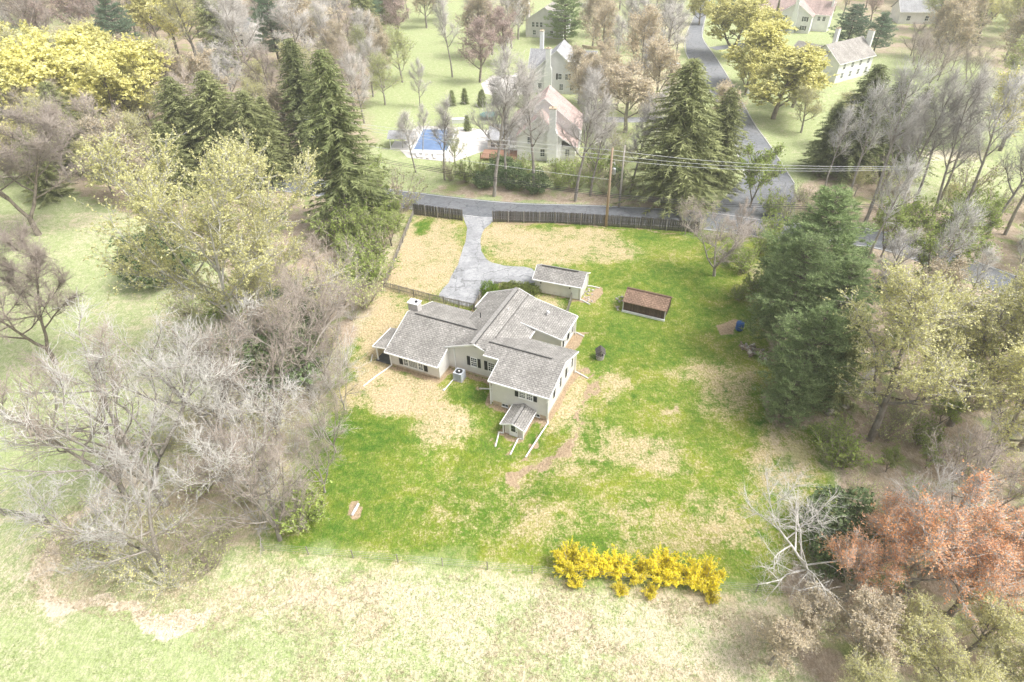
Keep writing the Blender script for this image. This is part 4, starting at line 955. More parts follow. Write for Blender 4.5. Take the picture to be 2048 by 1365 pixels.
def pine(seed, H=18, R=5.0, mat='pine', base=.18, tuft=.50, shape=.7, dens=1.5):
    r = np.random.default_rng(seed); b = MB(); lx, ly = r.uniform(-.5, .5, 2); b.tube([(0, 0, -.3), (lx*.5, ly*.5, H*.5), (lx, ly, H*.98)], [H*.019, H*.012, .03], 8, False)
    Ps = []; Ds = []; z = H*base
    while z < H*.97:
        q = (z-H*base)/(H*(1-base)); prof = math.sin(min(1, .22+q*.95)*math.pi*.62+.55)*(1-q**3*.75) if shape < 1 else 1-q
        rad = R*max(.16, prof); n_b = int(r.integers(5, 8)); a0 = r.uniform(0, 6.28)
        for k in range(n_b):
            a = a0+2*math.pi*k/n_b+r.uniform(-.35, .35); L = rad*r.uniform(.6, 1.18); dirv = np.array([math.cos(a), math.sin(a), 0]); side = np.array([-dirv[1], dirv[0], 0])
            rise = r.uniform(-.05, .28)+q*.35; pts = [np.array([lx*z/H, ly*z/H, z])+dirv*L*t+np.array([0, 0, L*(rise*t-.12*t*t+.12*t**3)])+side*r.uniform(-.1, .1)*L*t for t in (0, .3, .6, 1.0)]
            b.tube(pts, [.06+.012*L, .05, .035, .012], 4, False)
            m_ = max(4, int(L*5.2*dens)); t = r.uniform(.28, 1.0, m_)**.8; idx_ = np.minimum((t*3).astype(int), 2); PP = np.array(pts); f = (t*3-idx_)[:, None]
            c = PP[idx_]*(1-f)+PP[idx_+1]*f; wside = (.16+.22*(1-abs(t-.65)))*L
            c = c+side*(r.uniform(-1, 1, m_)*wside)[:, None]+dirv*r.uniform(-.1, .25, (m_, 1))+np.array([0, 0, 1])*r.uniform(-.02, .28, (m_, 1))
            nn_ = 13; Ps.append(np.repeat(c, nn_, 0)); dd = r.normal(0, 1, (m_*nn_, 3)); dd[:, 2] = np.abs(dd[:, 2])*.8+.05; dd += dirv*.5; Ds.append(unit(dd))
        z += .55+.35*(1-q)
    P = np.concatenate(Ps); D = np.concatenate(Ds); V, T_ = spikes(P, D, tuft*r.uniform(.7, 1.3, (len(P), 1)), .085, r)
    return [('trunk', b.mesh('trunk', M['bark_brown'], True)), ('crown', np_mesh('crown', V, T_, None, M[mat]))], H
def shrub(seed, H=3.2, stems=26, spread=.7, twig='twig_brown', leaf=None, nleaf=0, lsize=.12, ntw=16, arch=-.05, twr=.016, along=False, asp=.6, r0=.35):
    T = Tree(seed); r = T.r
    for k in range(stems):
        a = r.uniform(0, 6.28); s_ = spread*math.sqrt(r.random()); p = (math.cos(a)*r0*r.random()*H*.3, math.sin(a)*r0*r.random()*H*.3, -.1)
        ln = T.line(p, (math.cos(a)*s_, math.sin(a)*s_, 1), H*r.uniform(.65, 1.1), 5, .10, arch); T.b.tube(ln, [.03, .026, .022, .018, .012, .006], 4, False); T.twigs(ln, ntw, H*.20, twr, t0=.12, spread=.7)
    V, F = T.twig_mesh(); out_ = [('stem', T.b.mesh('stem', M[twig], True)), ('crown', np_mesh('crown', V, F, None, M[twig]))]
    if leaf:
        A = np.concatenate(T.tw0); B = np.concatenate(T.tw1); i = r.integers(0, len(A), nleaf); f = r.uniform(0, 1.05, (nleaf, 1))
        LV, LQ = leaf_quads(r, A[i]+(B[i]-A[i])*f+r.normal(0, .03, (nleaf, 3)), lsize, 0, asp); out_.append(('foliage', np_mesh('foliage', LV, None, LQ, M[leaf])))
    return out_, H
def bush(seed, H=1.6, R=1.0, leaf='boxwood', nleaf=5000, lsize=.11, squash=1.0):
    """dense leafy shrub: leaves through a lumpy volume over a few stems"""
    r = np.random.default_rng(seed); b = MB()
    for k in range(7):
        a = r.uniform(0, 6.28); b.tube([(0, 0, -.1), (math.cos(a)*R*.3, math.sin(a)*R*.3, H*.4), (math.cos(a)*R*.6, math.sin(a)*R*.6, H*.75)], [.04, .03, .01], 4, False)
    d = unit(r.normal(0, 1, (nleaf, 3))); q = r.uniform(.45, 1, (nleaf, 1))**.45
    lump = 1+.16*np.sin(d[:, :1]*5+seed)+.14*np.sin(d[:, 1:2]*7+1.3*seed)+.12*np.sin(d[:, 2:]*6+d[:, :1]*5)
    P = d*q*lump*np.array([R, R*squash, H*.52]); P[:, 2] += H*.5; P = P[P[:, 2] > .02]; V, Q = leaf_quads(r, P, lsize)
    return [('stem', b.mesh('stem', M['bark_brown'])), ('foliage', np_mesh('foliage', V, None, Q, M[leaf]))], H

PR = {}
PR['bareA'] = decid(11, 16, 14, .24, .10, 1.0, 0, 'bark_grey', 'twig_grey', ntw=11)
PR['bareB'] = decid(12, 16, 12, .18, .08, 1.25, 0, 'bark_brown', 'twig_brown', ntw=13, twr=.02)
PR['bareC'] = decid(13, 18, 13, .42, .14, .75, 0, 'bark_grey', 'twig_grey', ntw=8, tr=.24)
PR['bareD'] = decid(14, 14, 15, .2, .06, 1.2, 3, 'bark_grey', 'twig_pale', ntw=6, twr=.018)
PR['bareE'] = decid(15, 18, 10, .5, .12, .65, 0, 'bark_grey', 'twig_pale', ntw=6, tr=.25, lean=.12)
PR['bareF'] = decid(16, 12, 13, .15, .05, 1.3, 4, 'bark_grey', 'twig_brown', ntw=6, tr=.17, twr=.018)
PR['budA'] = decid(21, 18, 15, .2, .08, 1.25, 3, 'bark_pale', 'twig_pale', 'bud_yellow', 52000, .145)
PR['budB'] = decid(22, 15, 14, .22, .08, 1.15, 0, 'bark_grey', 'twig_grey', 'bud_green', 24000, .15)
PR['budC'] = decid(23, 14, 14, .25, .08, 1.1, 0, 'bark_grey', 'twig_grey', 'bud_yellow', 24000, .14)
PR['goldA'] = decid(31, 13, 16, .2, .10, .95, 0, 'bark_brown', 'twig_brown', 'leaf_gold', 34000, .26, ntw=6)
PR['goldB'] = decid(32, 12, 16, .2, .10, 1.0, 3, 'bark_brown', 'twig_brown', 'leaf_gold', 32000, .26, ntw=6)
PR['redA'] = decid(41, 12, 14, .2, .09, 1.1, 2, 'bark_grey', 'twig_grey', 'bud_red', 17000, .13, ntw=8)
PR['purA'] = decid(42, 13, 13, .25, .09, 1.0, 0, 'bark_brown', 'twig_brown', 'bud_purple', 14000, .17, ntw=8)
PR['tanA'] = decid(43, 13, 13, .25, .09, 1.1, 0, 'bark_grey', 'twig_grey', 'bud_tan', 18000, .18, ntw=8)
PR['limeA'] = decid(44, 9, 13, .12, .07, 1.2, 3, 'bark_brown', 'twig_brown', 'leaf_lime', 9000, .22, ntw=6, tr=.14)
PR['birch'] = decid(51, 13, 12, .22, .05, 1.2, 0, 'bark_pale', 'twig_grey', None, 0, ntw=8, tr=.12, nbr=6, lean=-.45, wander=.12, twr=.009)
PR['bareG'] = decid(17, 16, 16, .2, .07, 1.2, 2, 'bark_brown', 'twig_brown', ntw=24, twr=.024)
PR['spruceA'] = spruce(61, 24, 4.3); PR['spruceB'] = spruce(62, 22, 4.8, 'spruce_y', droop=.6)
PR['spruceC'] = spruce(63, 14, 4.0, 'spruce_y', dens=1.1, skirt=.03, droop=.35); PR['spruceS'] = spruce(64, 5, 1.3, 'spruce', step=.32)
PR['pineA'] = pine(71, 18, 5.0); PR['pineB'] = pine(72, 15, 4.8, base=.1); PR['pineC'] = pine(73, 17, 5.0, 'pine_blue')
PR['thA'] = shrub(81, 3.4, 20, .75, 'twig_brown', 'bud_green', 1500, .13); PR['thB'] = shrub(82, 3.8, 18, .8, 'twig_grey', ntw=12); PR['thC'] = shrub(83, 3.0, 26, .7, 'twig_brown', 'leaf_lime', 3600, .15); PR['thD'] = shrub(84, 4.0, 20, .9, 'twig_pale', 'bud_yellow', 1600, .13)
PR['fors'] = shrub(85, 2.0, 46, .85, 'twig_brown', 'flower', 30000, .09, ntw=18, arch=-.02, r0=.8); PR['forsB'] = shrub(86, 2.2, 42, .8, 'twig_brown', 'flower', 18000, .09, ntw=18, arch=-.02, r0=.8)
PR['box'] = bush(91, 1.9, 1.25); PR['hedge'] = bush(92, 1.35, 1.0, 'hedge', 3000, .12); PR['ivy'] = bush(93, 3.0, 1.6, 'ivy', 3500, .22); PR['boxS'] = bush(94, 1.3, 1.1, 'ivy', 1600, .16)

NAMES = {'bare': ('bare_tree', 'tree'), 'bud': ('budding_tree', 'tree'), 'gold': ('yellow_leaved_tree', 'tree'), 'red': ('maple_tree', 'tree'), 'pur': ('budding_tree', 'tree'), 'tan': ('budding_tree', 'tree'), 'lime': ('leafy_tree', 'tree'), 'birch': ('bare_tree', 'tree'),
         'spruce': ('spruce_tree', 'tree'), 'pine': ('pine_tree', 'tree'), 'th': ('thicket_shrub', 'shrub'), 'fors': ('forsythia_shrub', 'shrub'), 'box': ('round_shrub', 'shrub'), 'hedge': ('hedge_shrub', 'shrub'), 'ivy': ('evergreen_shrub', 'shrub')}
TR = random.Random(77)
TREES = []
def plant(kind, xy, h, label, group=None, wide=1.0, rz=None, tilt=0.0):
    parts, H = PR[kind]; nm, cat = NAMES[kind.rstrip('ABCDEFGS')]
    root = empty(nm, (xy[0], xy[1], 0), TR.uniform(0, 6.28) if rz is None else rz); s_ = h/H; root.scale = (s_*wide, s_*wide, s_)
    if tilt: root.rotation_euler[0] = tilt
    tag(root, label, cat, group)
    for pn, me in parts: link(pn, me, root)
    TREES.append((xy[0], xy[1], h)); return root
def hpx(base, top):
    b_ = G2(*base); lo, hi = 0.0, 60.0
    for _ in range(40):
        m_ = (lo+hi)/2; v = np.array([b_[0], b_[1], m_-CAM_H]); y = PY-F_PX*(v@up)/(v@fw)
        if y > top: lo = m_
        else: hi = m_
    return lo
def tree(kind, bx, by, top, label, group=None, wide=1.0, rz=None): return plant(kind, G2(bx, by), hpx((bx, by), top), label, group, wide, rz)

# ------------------------------------------------------------------ neighbours' houses
def nblock(root, u0, u1, v0, v1, eave, ridge, axis, roof, siding, oh=.4, z0=0.0):
    m = MB()
    if axis == 'v':
        um = (u0+u1)/2; m.extr([(u0, v0, z0-.2), (u1, v0, z0-.2), (u1, v0, eave), (um, v0, ridge-.15), (u0, v0, eave)], (0, v1-v0, 0)); m.build('wall', siding, root)
        k = (ridge-eave)/((u1-u0)/2); e = eave-k*oh
        roof_slab('roof', (u0-oh, v0-oh, e), (u0-oh, v1+oh, e), (um, v1+oh, ridge), (um, v0-oh, ridge), roof, root)
        roof_slab('roof', (u1+oh, v0-oh, e), (u1+oh, v1+oh, e), (um, v1+oh, ridge), (um, v0-oh, ridge), roof, root)
        for uu in (u0-oh, u1+oh): rod('rake_trim', (uu, v0-oh-.03, e+.02), (um, v0-oh-.03, ridge+.02), .06, .26, M['white'], root)
    else:
        vm = (v0+v1)/2; m.extr([(u0, v0, z0-.2), (u0, v1, z0-.2), (u0, v1, eave), (u0, vm, ridge-.15), (u0, v0, eave)], (u1-u0, 0, 0)); m.build('wall', siding, root)
        k = (ridge-eave)/((v1-v0)/2); e = eave-k*oh
        roof_slab('roof', (u0-oh, v0-oh, e), (u1+oh, v0-oh, e), (u1+oh, vm, ridge), (u0-oh, vm, ridge), roof, root)
        roof_slab('roof', (u0-oh, v1+oh, e), (u1+oh, v1+oh, e), (u1+oh, vm, ridge), (u0-oh, vm, ridge), roof, root)
        rod('gutter', (u0-oh, v0-oh-.05, e+.03), (u1+oh, v0-oh-.05, e+.03), .14, .18, M['white'], root)
        for uu in (u0-oh-.03, u1+oh+.03):
            rod('rake_trim', (uu, v0-oh, e+.02), (uu, vm, ridge+.02), .06, .26, M['white'], root)
def chim(root, u, v, w_, d_, h, mat='white', base=0):
    m = MB(); m.box((u-w_/2, v-d_/2, base-.2), (u+w_/2, v+d_/2, h*.55)); m.extr([(u-w_/2, v-d_/2, h*.55), (u+w_/2, v-d_/2, h*.55), (u+w_*.32, v-d_/2, h*.62), (u+w_*.32, v-d_/2, h), (u-w_*.32, v-d_/2, h), (u-w_*.32, v-d_/2, h*.62)], (0, d_, 0)); c = m.build('chimney', M[mat], root)
    m = MB(); m.box((u-w_*.36, v-d_*.55, h), (u+w_*.36, v+d_*.55, h+.15)); m.tube([(u, v, h+.15), (u, v, h+.45)], .16, 8); m.build('chimney_cap', M['found'], c)
az1 = math.atan2(122.4-124.4, 13.4-1.9)
NP = empty('house', (1.9, 124.4, 0), az1); tag(NP, 'large pale house with faded red roofs and a broad white chimney', 'house')
R_, S_ = M['roof_pink'], M['siding_white']
nblock(NP, 0, 9.0, 0, 12, 5.0, 9.2, 'v', R_, S_); nblock(NP, -2.2, 12.2, 4.5, 13, 5.4, 11.2, 'v', R_, S_)
m = MB(); m.box((9.02, .5, -.2), (11.7, 4.49, 3.0)); m.build('wall', S_, NP)
roof_slab('roof', (12.2, .1, 2.9), (12.2, 4.6, 2.9), (8.9, 4.6, 4.9), (8.9, .1, 4.9), R_, NP); rod('rake_trim', (12.2, .06, 2.93), (8.9, .06, 4.93), .06, .24, M['white'], NP)
chim(NP, 7.2, -.55, 2.0, 1.1, 10.8)
for u_ in (5.2, 10.2): window(NP, (u_, 0 if u_ < 9 else .5, 0), *FR, 1.0, .9, 2.5, 2, 4)
for u_ in (2.6,): window(NP, (u_, 0, 0), *FR, 1.1, 3.4, 4.9, 2, 4)
for v_ in (6.2, 9.5): window(NP, (12.2, v_, 0), *RI, 1.1, 1.0, 2.6, 2, 4); window(NP, (12.2, v_, 0), *RI, 1.1, 3.6, 5.0, 2, 4)
m = MB(); m.box((-6.8, 3.5, -.2), (-2.21, 9, 2.6)); m.build('wall', S_, NP)
roof_slab('roof', (-7.2, 3.1, 2.7), (-2.0, 3.1, 2.7), (-2.0, 9.4, 3.9), (-7.2, 9.4, 3.9), M['roof_light'], NP, .12)
for u_ in (-5.7, -4.4, -3.1): window(NP, (u_, 3.5, 0), *FR, 1.0, .9, 2.3, 2, 2)
m = MB(); m.box((-7.5, -1.5, .5), (-.1, 3.3, .65)); dk = m.build('deck', M['deckwood'], NP)
for u_ in (-7.4, -4.9, -2.5, -.2):
    m = MB(); m.box((u_-.06, -1.5, 0), (u_+.06, -1.38, 1.55)); m.build('deck_post', M['deckwood'], dk)
rod('deck_rail', (-7.5, -1.44, 1.6), (-.1, -1.44, 1.6), .08, .08, M['deckwood'], dk)
for u_ in np.arange(-7.3, -.2, .35):
    m = MB(); m.box((u_-.03, -1.47, .65), (u_+.03, -1.41, 1.53)); m.build('baluster', M['deckwood'], dk)
for i in range(7): rod('pergola_slat', (-2.1+.55*0, -1.2+.6*i, 3.0), (-.05, -1.2+.6*i, 3.0), .08, .14, M['white'], NP)
for v_ in (-1.2, 2.4): 
    m = MB(); m.box((-2.15, v_-.07, .65), (-2.0, v_+.07, 2.9)); m.build('pergola_post', M['white'], NP)
az2 = math.atan2(166.8-169.8, 19.0-6.8)
N2 = empty('house', (6.8, 169.8, 0), az2); tag(N2, 'light grey gabled house with pale roof beside the bare patio', 'house')
nblock(N2, 0, 12.5, 0, 11, 5.4, 10.6, 'v', M['roof_light'], M['siding_grey']); nblock(N2, -2.0, 15, 6, 12.5, 5.0, 8.6, 'u', M['roof_light'], M['siding_grey'])
chim(N2, 4.2, -.55, 1.9, 1.1, 11.0); chim(N2, .2, 11.6, 1.5, 1.2, 12.4)
for u_ in (2.0, 7.6, 10.4): window(N2, (u_, 0, 0), *FR, 1.1, .9, 2.5, 2, 4)
for u_ in (7.2, 9.0): window(N2, (u_, 0, 0), *FR, 1.0, 3.5, 5.0, 2, 4); 
shutter(N2, (8.1, 0, 0), *FR, -1.9, -1.45, 3.5, 5.0); shutter(N2, (8.1, 0, 0), *FR, 1.45, 1.9, 3.5, 5.0)
for v_ in (7.5, 10.5): window(N2, (15, v_, 0), *RI, 1.1, 3.2, 4.7, 2, 4); window(N2, (15, v_, 0), *RI, 1.1, .9, 2.4, 2, 4)
m = MB(); m.box((13.0, 2.2, -.1), (15.6, 5.9, .3)); m.build('porch_floor', M['concrete'], N2)
roof_slab('porch_roof', (15.9, 2.0, 2.6), (15.9, 5.98, 2.6), (12.6, 5.98, 3.4), (12.6, 2.0, 3.4), M['roof_light'], N2, .12)
for v_ in (2.3, 5.6):
    m = MB(); m.box((15.3, v_-.1, .3), (15.5, v_+.1, 2.55)); m.build('porch_post', M['white'], N2)
N3 = empty('house', (*G2(1052, 74), 0), math.radians(-20)); tag(N3, 'distant taupe house half hidden behind a big evergreen', 'house')
nblock(N3, 0, 13, 0, 10, 5.4, 9.4, 'v', M['roof_tan'], M['siding_grey']); chim(N3, -.6, 4, 1.1, 1.8, 12.0)
for u_ in (2.6, 4.0, 5.4): window(N3, (u_, 0, 0), *FR, 1.0, 3.2, 4.8, 2, 2)
for u_ in (3, 9): window(N3, (u_, 0, 0), *FR, 1.2, .8, 2.3, 2, 2)
N4 = empty('house', (*G2(1548, 62), 0), math.radians(-30)); tag(N4, 'tall white house with dark shuttered windows beside a narrow evergreen', 'house')
nblock(N4, 0, 11, 0, 9, 5.4, 9.0, 'v', M['roof_pink'], M['siding_white']); nblock(N4, -9, 16, 5, 13, 5.4, 8.8, 'u', M['roof_pink'], M['siding_white']); chim(N4, 5.6, -.5, 1.7, 1.0, 10.8); chim(N4, 15.6, 8, 1.0, 1.5, 10.5)
for u_ in (2.2, 9.0):
    for z in (.9, 3.6):
        window(N4, (u_, 0, 0), *FR, 1.0, z, z+1.45, 2, 4); shutter(N4, (u_, 0, 0), *FR, -.95, -.55, z, z+1.4); shutter(N4, (u_, 0, 0), *FR, .55, .95, z, z+1.4)
for u_ in (12.7, 14.3): window(N4, (u_, 5, 0), *FR, 1.0, 3.2, 4.6, 2, 4)
N5 = empty('house', (*G2(1668, 168), 0), math.radians(32)); tag(N5, 'white house with taupe hip roof and two white chimneys behind bare trees', 'house')
nblock(N5, 0, 15, 0, 10, 5.2, 8.8, 'u', M['roof_tan'], M['siding_white']); nblock(N5, -3, 5, 4, 14, 5.0, 8.0, 'v', M['roof_tan'], M['siding_white']); chim(N5, 15.6, 3, 1.0, 1.6, 10.5); chim(N5, 12, 10.5, 1.5, 1.0, 10.2)
for u_ in (2.5, 6, 9.5, 13): window(N5, (u_, 0, 0), *FR, 1.1, 3.2, 4.7, 2, 4); window(N5, (u_, 0, 0), *FR, 1.1, .9, 2.4, 2, 4)
N6 = empty('house', (*G2(425, 92), 0), math.radians(-12)); tag(N6, 'white gabled house glimpsed through the left woodland', 'house')
nblock(N6, 0, 14, 0, 9, 5.0, 8.2, 'u', M['roof_light'], M['siding_white']); chim(N6, -.6, 4.5, 1.1, 1.6, 9.8)
for u_ in (2.5, 7, 11.5): window(N6, (u_, 0, 0), *FR, 1.2, 3.2, 4.6, 2, 2); window(N6, (u_, 0, 0), *FR, 1.2, .8, 2.3, 2, 2)
N7 = empty('house', (*G2(1795, 48), 0), math.radians(-8)); tag(N7, 'distant white house at the top edge behind rusty trees', 'house')
nblock(N7, 0, 18, 0, 9, 4.0, 7.0, 'u', M['roof_light'], M['siding_white'])
for u_ in (3, 9, 15): window(N7, (u_, 0, 0), *FR, 1.3, 1.0, 2.6, 2, 2)
HOUSES = [((1.9+6, 131), 12), ((13, 175), 13), (tuple(G2(1090, 65)), 13), (tuple(G2(1585, 55)), 15), (tuple(G2(1690, 140)), 16), (tuple(G2(455, 85)), 12), (tuple(G2(1830, 40)), 13)]

# pool terrace, gazebo, trampoline
sheet('pool_terrace', [(838, 252), (930, 256), (985, 262), (975, 300), (905, 325), (815, 316), (800, 300), (822, 262)], M['concrete'], .05)
PL = empty('swimming_pool', (*G2(868, 283), 0)); tag(PL, 'rectangular swimming pool under a taut blue cover', 'pool')
pq = [G2(847, 260)-G2(868, 283), G2(911, 262)-G2(868, 283), G2(893, 305)-G2(868, 283), G2(826, 303)-G2(868, 283)]
m = MB(); m.prism([tuple(p*1.0) for p in pq], .0, .12); m.build('pool_cover', M['poolcover'], PL)
m = MB()
for a, b_ in zip(pq, pq[1:]+pq[:1]): m.extr([(*(a*1.001), 0), (*(b_*1.001), 0), (*(b_*1.001), .16), (*(a*1.001), .16)], (*((a+b_)/2*.07), 0))
m.build('coping', M['white'], PL)
m = MB(); p0, p1_, p2_, p3_ = pq
m.prism([tuple(p3_+(p3_-p0)*.03), tuple(p2_+(p2_-p1_)*.03), tuple(p2_+(p2_-p1_)*.16), tuple(p3_+(p3_-p0)*.16)], .0, .55); m.build('step_end', M['white'], PL)
GB = empty('gazebo', (*G2(808, 292), 0), -.1); tag(GB, 'small white gazebo with grey roof beside the covered pool', 'gazebo')
for x in (-2.4, 2.4):
    for y in (-2, 2):
        m = MB(); m.box((x-.08, y-.08, 0), (x+.08, y+.08, 2.4)); m.build('post', M['white'], GB)
m = MB(); m.box((-2.6, -2.2, -.05), (2.6, 2.2, .2)); m.build('floor', M['offwhite'], GB)
roof_slab('roof', (-2.9, -2.5, 2.4), (2.9, -2.5, 2.4), (2.9, 0, 3.4), (-2.9, 0, 3.4), M['roof_light'], GB, .1); roof_slab('roof', (-2.9, 2.5, 2.4), (2.9, 2.5, 2.4), (2.9, 0, 3.4), (-2.9, 0, 3.4), M['roof_light'], GB, .1)
TP = empty('trampoline', (*G2(977, 237), 0)); tag(TP, 'round green trampoline with safety net poles on the neighbour lawn', 'trampoline')
m = MB(); m.lathe([(1.5, .88), (1.95, .9), (2.05, .93), (1.5, .95)], 24); m.build('pad', mat_plain('teal_vinyl', (.10, .24, .22), .6), TP)
m = MB(); m.lathe([(1.49, .9), (1.49, .92), (.02, .92)], 24); m.build('mat', M['dark'], TP)
for k in range(6):
    a = k*math.pi/3; m = MB(); m.tube([(2.05*math.cos(a), 2.05*math.sin(a), 0), (2.05*math.cos(a), 2.05*math.sin(a), 2.9)], .03, 5); m.build('net_pole', M['metal'], TP)
o = sheet('patio', [(962, 168), (985, 152), (1040, 150), (1070, 160), (1066, 186), (1010, 196), (970, 188)], M['concrete'], .05)
rc = random.Random(8)
m = MB(); m.box((-.3, -.9, .25), (.3, .5, .33)); m.extr([(-.3, .5, .3), (.3, .5, .3), (.3, 1.0, .85), (-.3, 1.0, .85)], (0, .03, -.06))
for x in (-.26, .26):
    for y in (-.8, .4): m.box((x-.03, y-.03, 0), (x+.03, y+.03, .25))
lm_ = m.mesh('deck_chair', M['offwhite'])
for i, (x, y) in enumerate([(1030, 155), (1037, 156), (1044, 157), (870, 316), (858, 316), (846, 315), (836, 314)]):
    o = link('deck_chair', lm_, None, (*G2(x, y), .05), rc.uniform(-.3, .3)); tag(o, 'pale reclining deck chair on the bare patio' if i < 3 else 'pale reclining deck chair at the near pool edge', 'chair', 'chairs on the patio' if i < 3 else 'chairs by the pool')
m = MB(); m.box((-1.6, -.5, 0), (1.6, .5, .9)); m.box((-1.7, -.6, .9), (1.7, .6, 1.0)); o = m.build('storage_box', M['white'], None, False, (*G2(918, 246), 0)); tag(o, 'white storage box on the lawn beyond the pool', 'box')
# driveways and walks of the neighbours
ribbon_obj('side_driveway', smooth_poly([G2(1395, 236), G2(1300, 240), G2(1220, 240), G2(1165, 240)], 5), 3.6, M['drive'], .02)
ribbon_obj('side_driveway', smooth_poly([G2(1360, 128), G2(1280, 135), G2(1210, 133), G2(1170, 132)], 5), 3.6, M['drive'], .02)
ribbon_obj('garden_walk', smooth_poly([G2(1190, 135), G2(1180, 150), G2(1175, 168), G2(1160, 180)], 5), 1.6, M['concrete'], .03)
ribbon_obj('side_driveway', smooth_poly([G2(1425, 98), G2(1470, 92), G2(1530, 84)], 5), 4.0, M['street'], .02)
ribbon_obj('garden_walk', smooth_poly([G2(1190, 245), G2(1198, 270), G2(1192, 300)], 5), 1.2, M['concrete'], .03)
MBX = empty('mailbox', (*G2(1494, 196), 0)); tag(MBX, 'white mailbox on a post at the street verge', 'mailbox')
m = MB(); m.box((-.06, -.06, -.1), (.06, .06, 1.1)); m.build('post', M['white'], MBX); m = MB(); m.box((-.22, -.35, 1.1), (.22, .35, 1.5)); m.lathe([(.22, -.35), (.22, .35)], 10, (0, 0, 1.5)); m.build('box', M['white'], MBX)
# stone wall far behind
q = random.Random(12)
RWL = empty('stone_wall', (*G2(1190, 98), 0)); tag(RWL, 'low curved pale stone retaining wall on the far lawn', 'wall')
wl = smooth_poly([G2(1165, 96), G2(1185, 99), G2(1203, 96), G2(1212, 85)], 8)-G2(1190, 98)
for i in range(len(wl)-1):
    for z in (0, .45):
        m = MB(); d = wl[i+1]-wl[i]; L = np.linalg.norm(d); d = d/L; m.obox((wl[i]+wl[i+1])/2, d, np.array([-d[1], d[0]]), L*.49, .3+q.uniform(-.05, .05), z-.1*(z == 0), z+.43); m.build('stone', M['found'], RWL)

# ------------------------------------------------------------------ planting
PREC = [((1348, 402), 0)]
def okspot(p, pad=0.0):
    if polydist(np.array([p[0]]), np.array([p[1]]), list(main_c), False)[0] < 4.4+pad: return False
    sp_ = [(G2(*a)+G2(*b_))/2 for a, b_ in zip(st_l, st_r)]
    if polydist(np.array([p[0]]), np.array([p[1]]), sp_, False)[0] < 5.5+pad: return False
    for c, r in HOUSES:
        if math.hypot(p[0]-c[0], p[1]-c[1]) < r: return False
    return True
L_ = 'tree'
# evergreens that stand out
tree('spruceA', 708, 455, 92, 'tallest dark green spruce rising over the thicket beside the fenced lawn', wide=1.7)
tree('spruceA', 632, 330, 72, 'dark spruce standing directly behind the tallest spruce', wide=1.7)
tree('spruceB', 560, 350, 190, 'mid-height olive spruce filling the gap beside the tallest spruce', wide=1.5)
for bx, by, tp in ((400, 352, 150), (470, 358, 138), (532, 366, 178), (165, 330, 160), (230, 345, 215)): tree('spruceB', bx, by, tp, 'yellowish green spruce in the woodland beyond the budding sycamore', 'olive spruces in the left woodland', 2.0)
tree('spruceB', 1345, 405, 112, 'broad drooping spruce across the road beside the side street', wide=1.9); tree('spruceB', 1428, 372, 172, 'smaller drooping spruce leaning on the broad one by the side street', wide=1.6)
for bx, by, tp in ((1690, 350, 125), (1640, 345, 205), (1745, 345, 150), (1795, 350, 170)): tree('spruceA', bx, by, tp, 'dark spruce behind the tall bare trees east of the side street', 'spruces east of the side street', 2.0)
tree('pineC', 265, 150, -10, 'blue green pine rising above the yellow trees', wide=1.0); tree('pineC', 560, 130, -20, 'blue green pine in the far woodland'+' beside the grey snags'); tree('pineC', 745, 70, -30, 'blue green pine at the far lawn edge')
tree('pineB', 1130, 85, -25, 'big rounded evergreen covering the distant taupe house', wide=1.2)
tree('pineC', 1690, 100, 8, 'broad blue green pine behind the taupe roofed house', wide=1.5); tree('pineC', 1745, 110, 25, 'second blue green pine beside the broad one behind the taupe roof', wide=1.3); tree('spruceC', 1930, 85, -5, 'dark conifer on the far right woodland edge', wide=1.2); tree('spruceC', 1880, 60, -10, 'slim conifer behind rusty trees')
tree('spruceA', 1546, 62, -5, 'narrow evergreen standing at the corner of the tall white house', wide=.6)
for bx, by in ((790, 208), (822, 214), (852, 210), (905, 212), (935, 262), (965, 210), (1005, 206), (1030, 212)):
    tree('spruceS', bx+140 if bx < 860 and bx != 935 else bx, by, by-32, 'small conical evergreen on the lawn between pool and patio', 'small evergreens by the patio', 1.2)
# pines of the lot
tree('pineA', 1600, 630, 378, 'tallest white pine at the right edge of the lawn', wide=1.25); tree('pineA', 1556, 708, 470, 'white pine with bare lower trunk standing behind the woodpile', wide=1.1)
tree('pineB', 1548, 600, 465, 'low white pine reaching over the lawn above the blue barrel', wide=.9); tree('pineA', 1640, 720, 520, 'white pine outside the lawn behind the woodpile pine', wide=1.1)
tree('pineB', 1590, 800, 610, 'dense low white pine shading brown litter', wide=1.15); tree('pineB', 1560, 845, 720, 'small bright white pine with low boughs over the litter', wide=.95); tree('spruceC', 1650, 800, 610, 'dark hemlock-like conifer behind the low pines', wide=1.1)
tree('ivy', 1668, 1075, 1010, 'dark evergreen shrub in the corner behind the white-barked tree', wide=1.2); tree('ivy', 1662, 1130, 1075, 'low dark evergreen shrub at the foot of the white-barked tree')
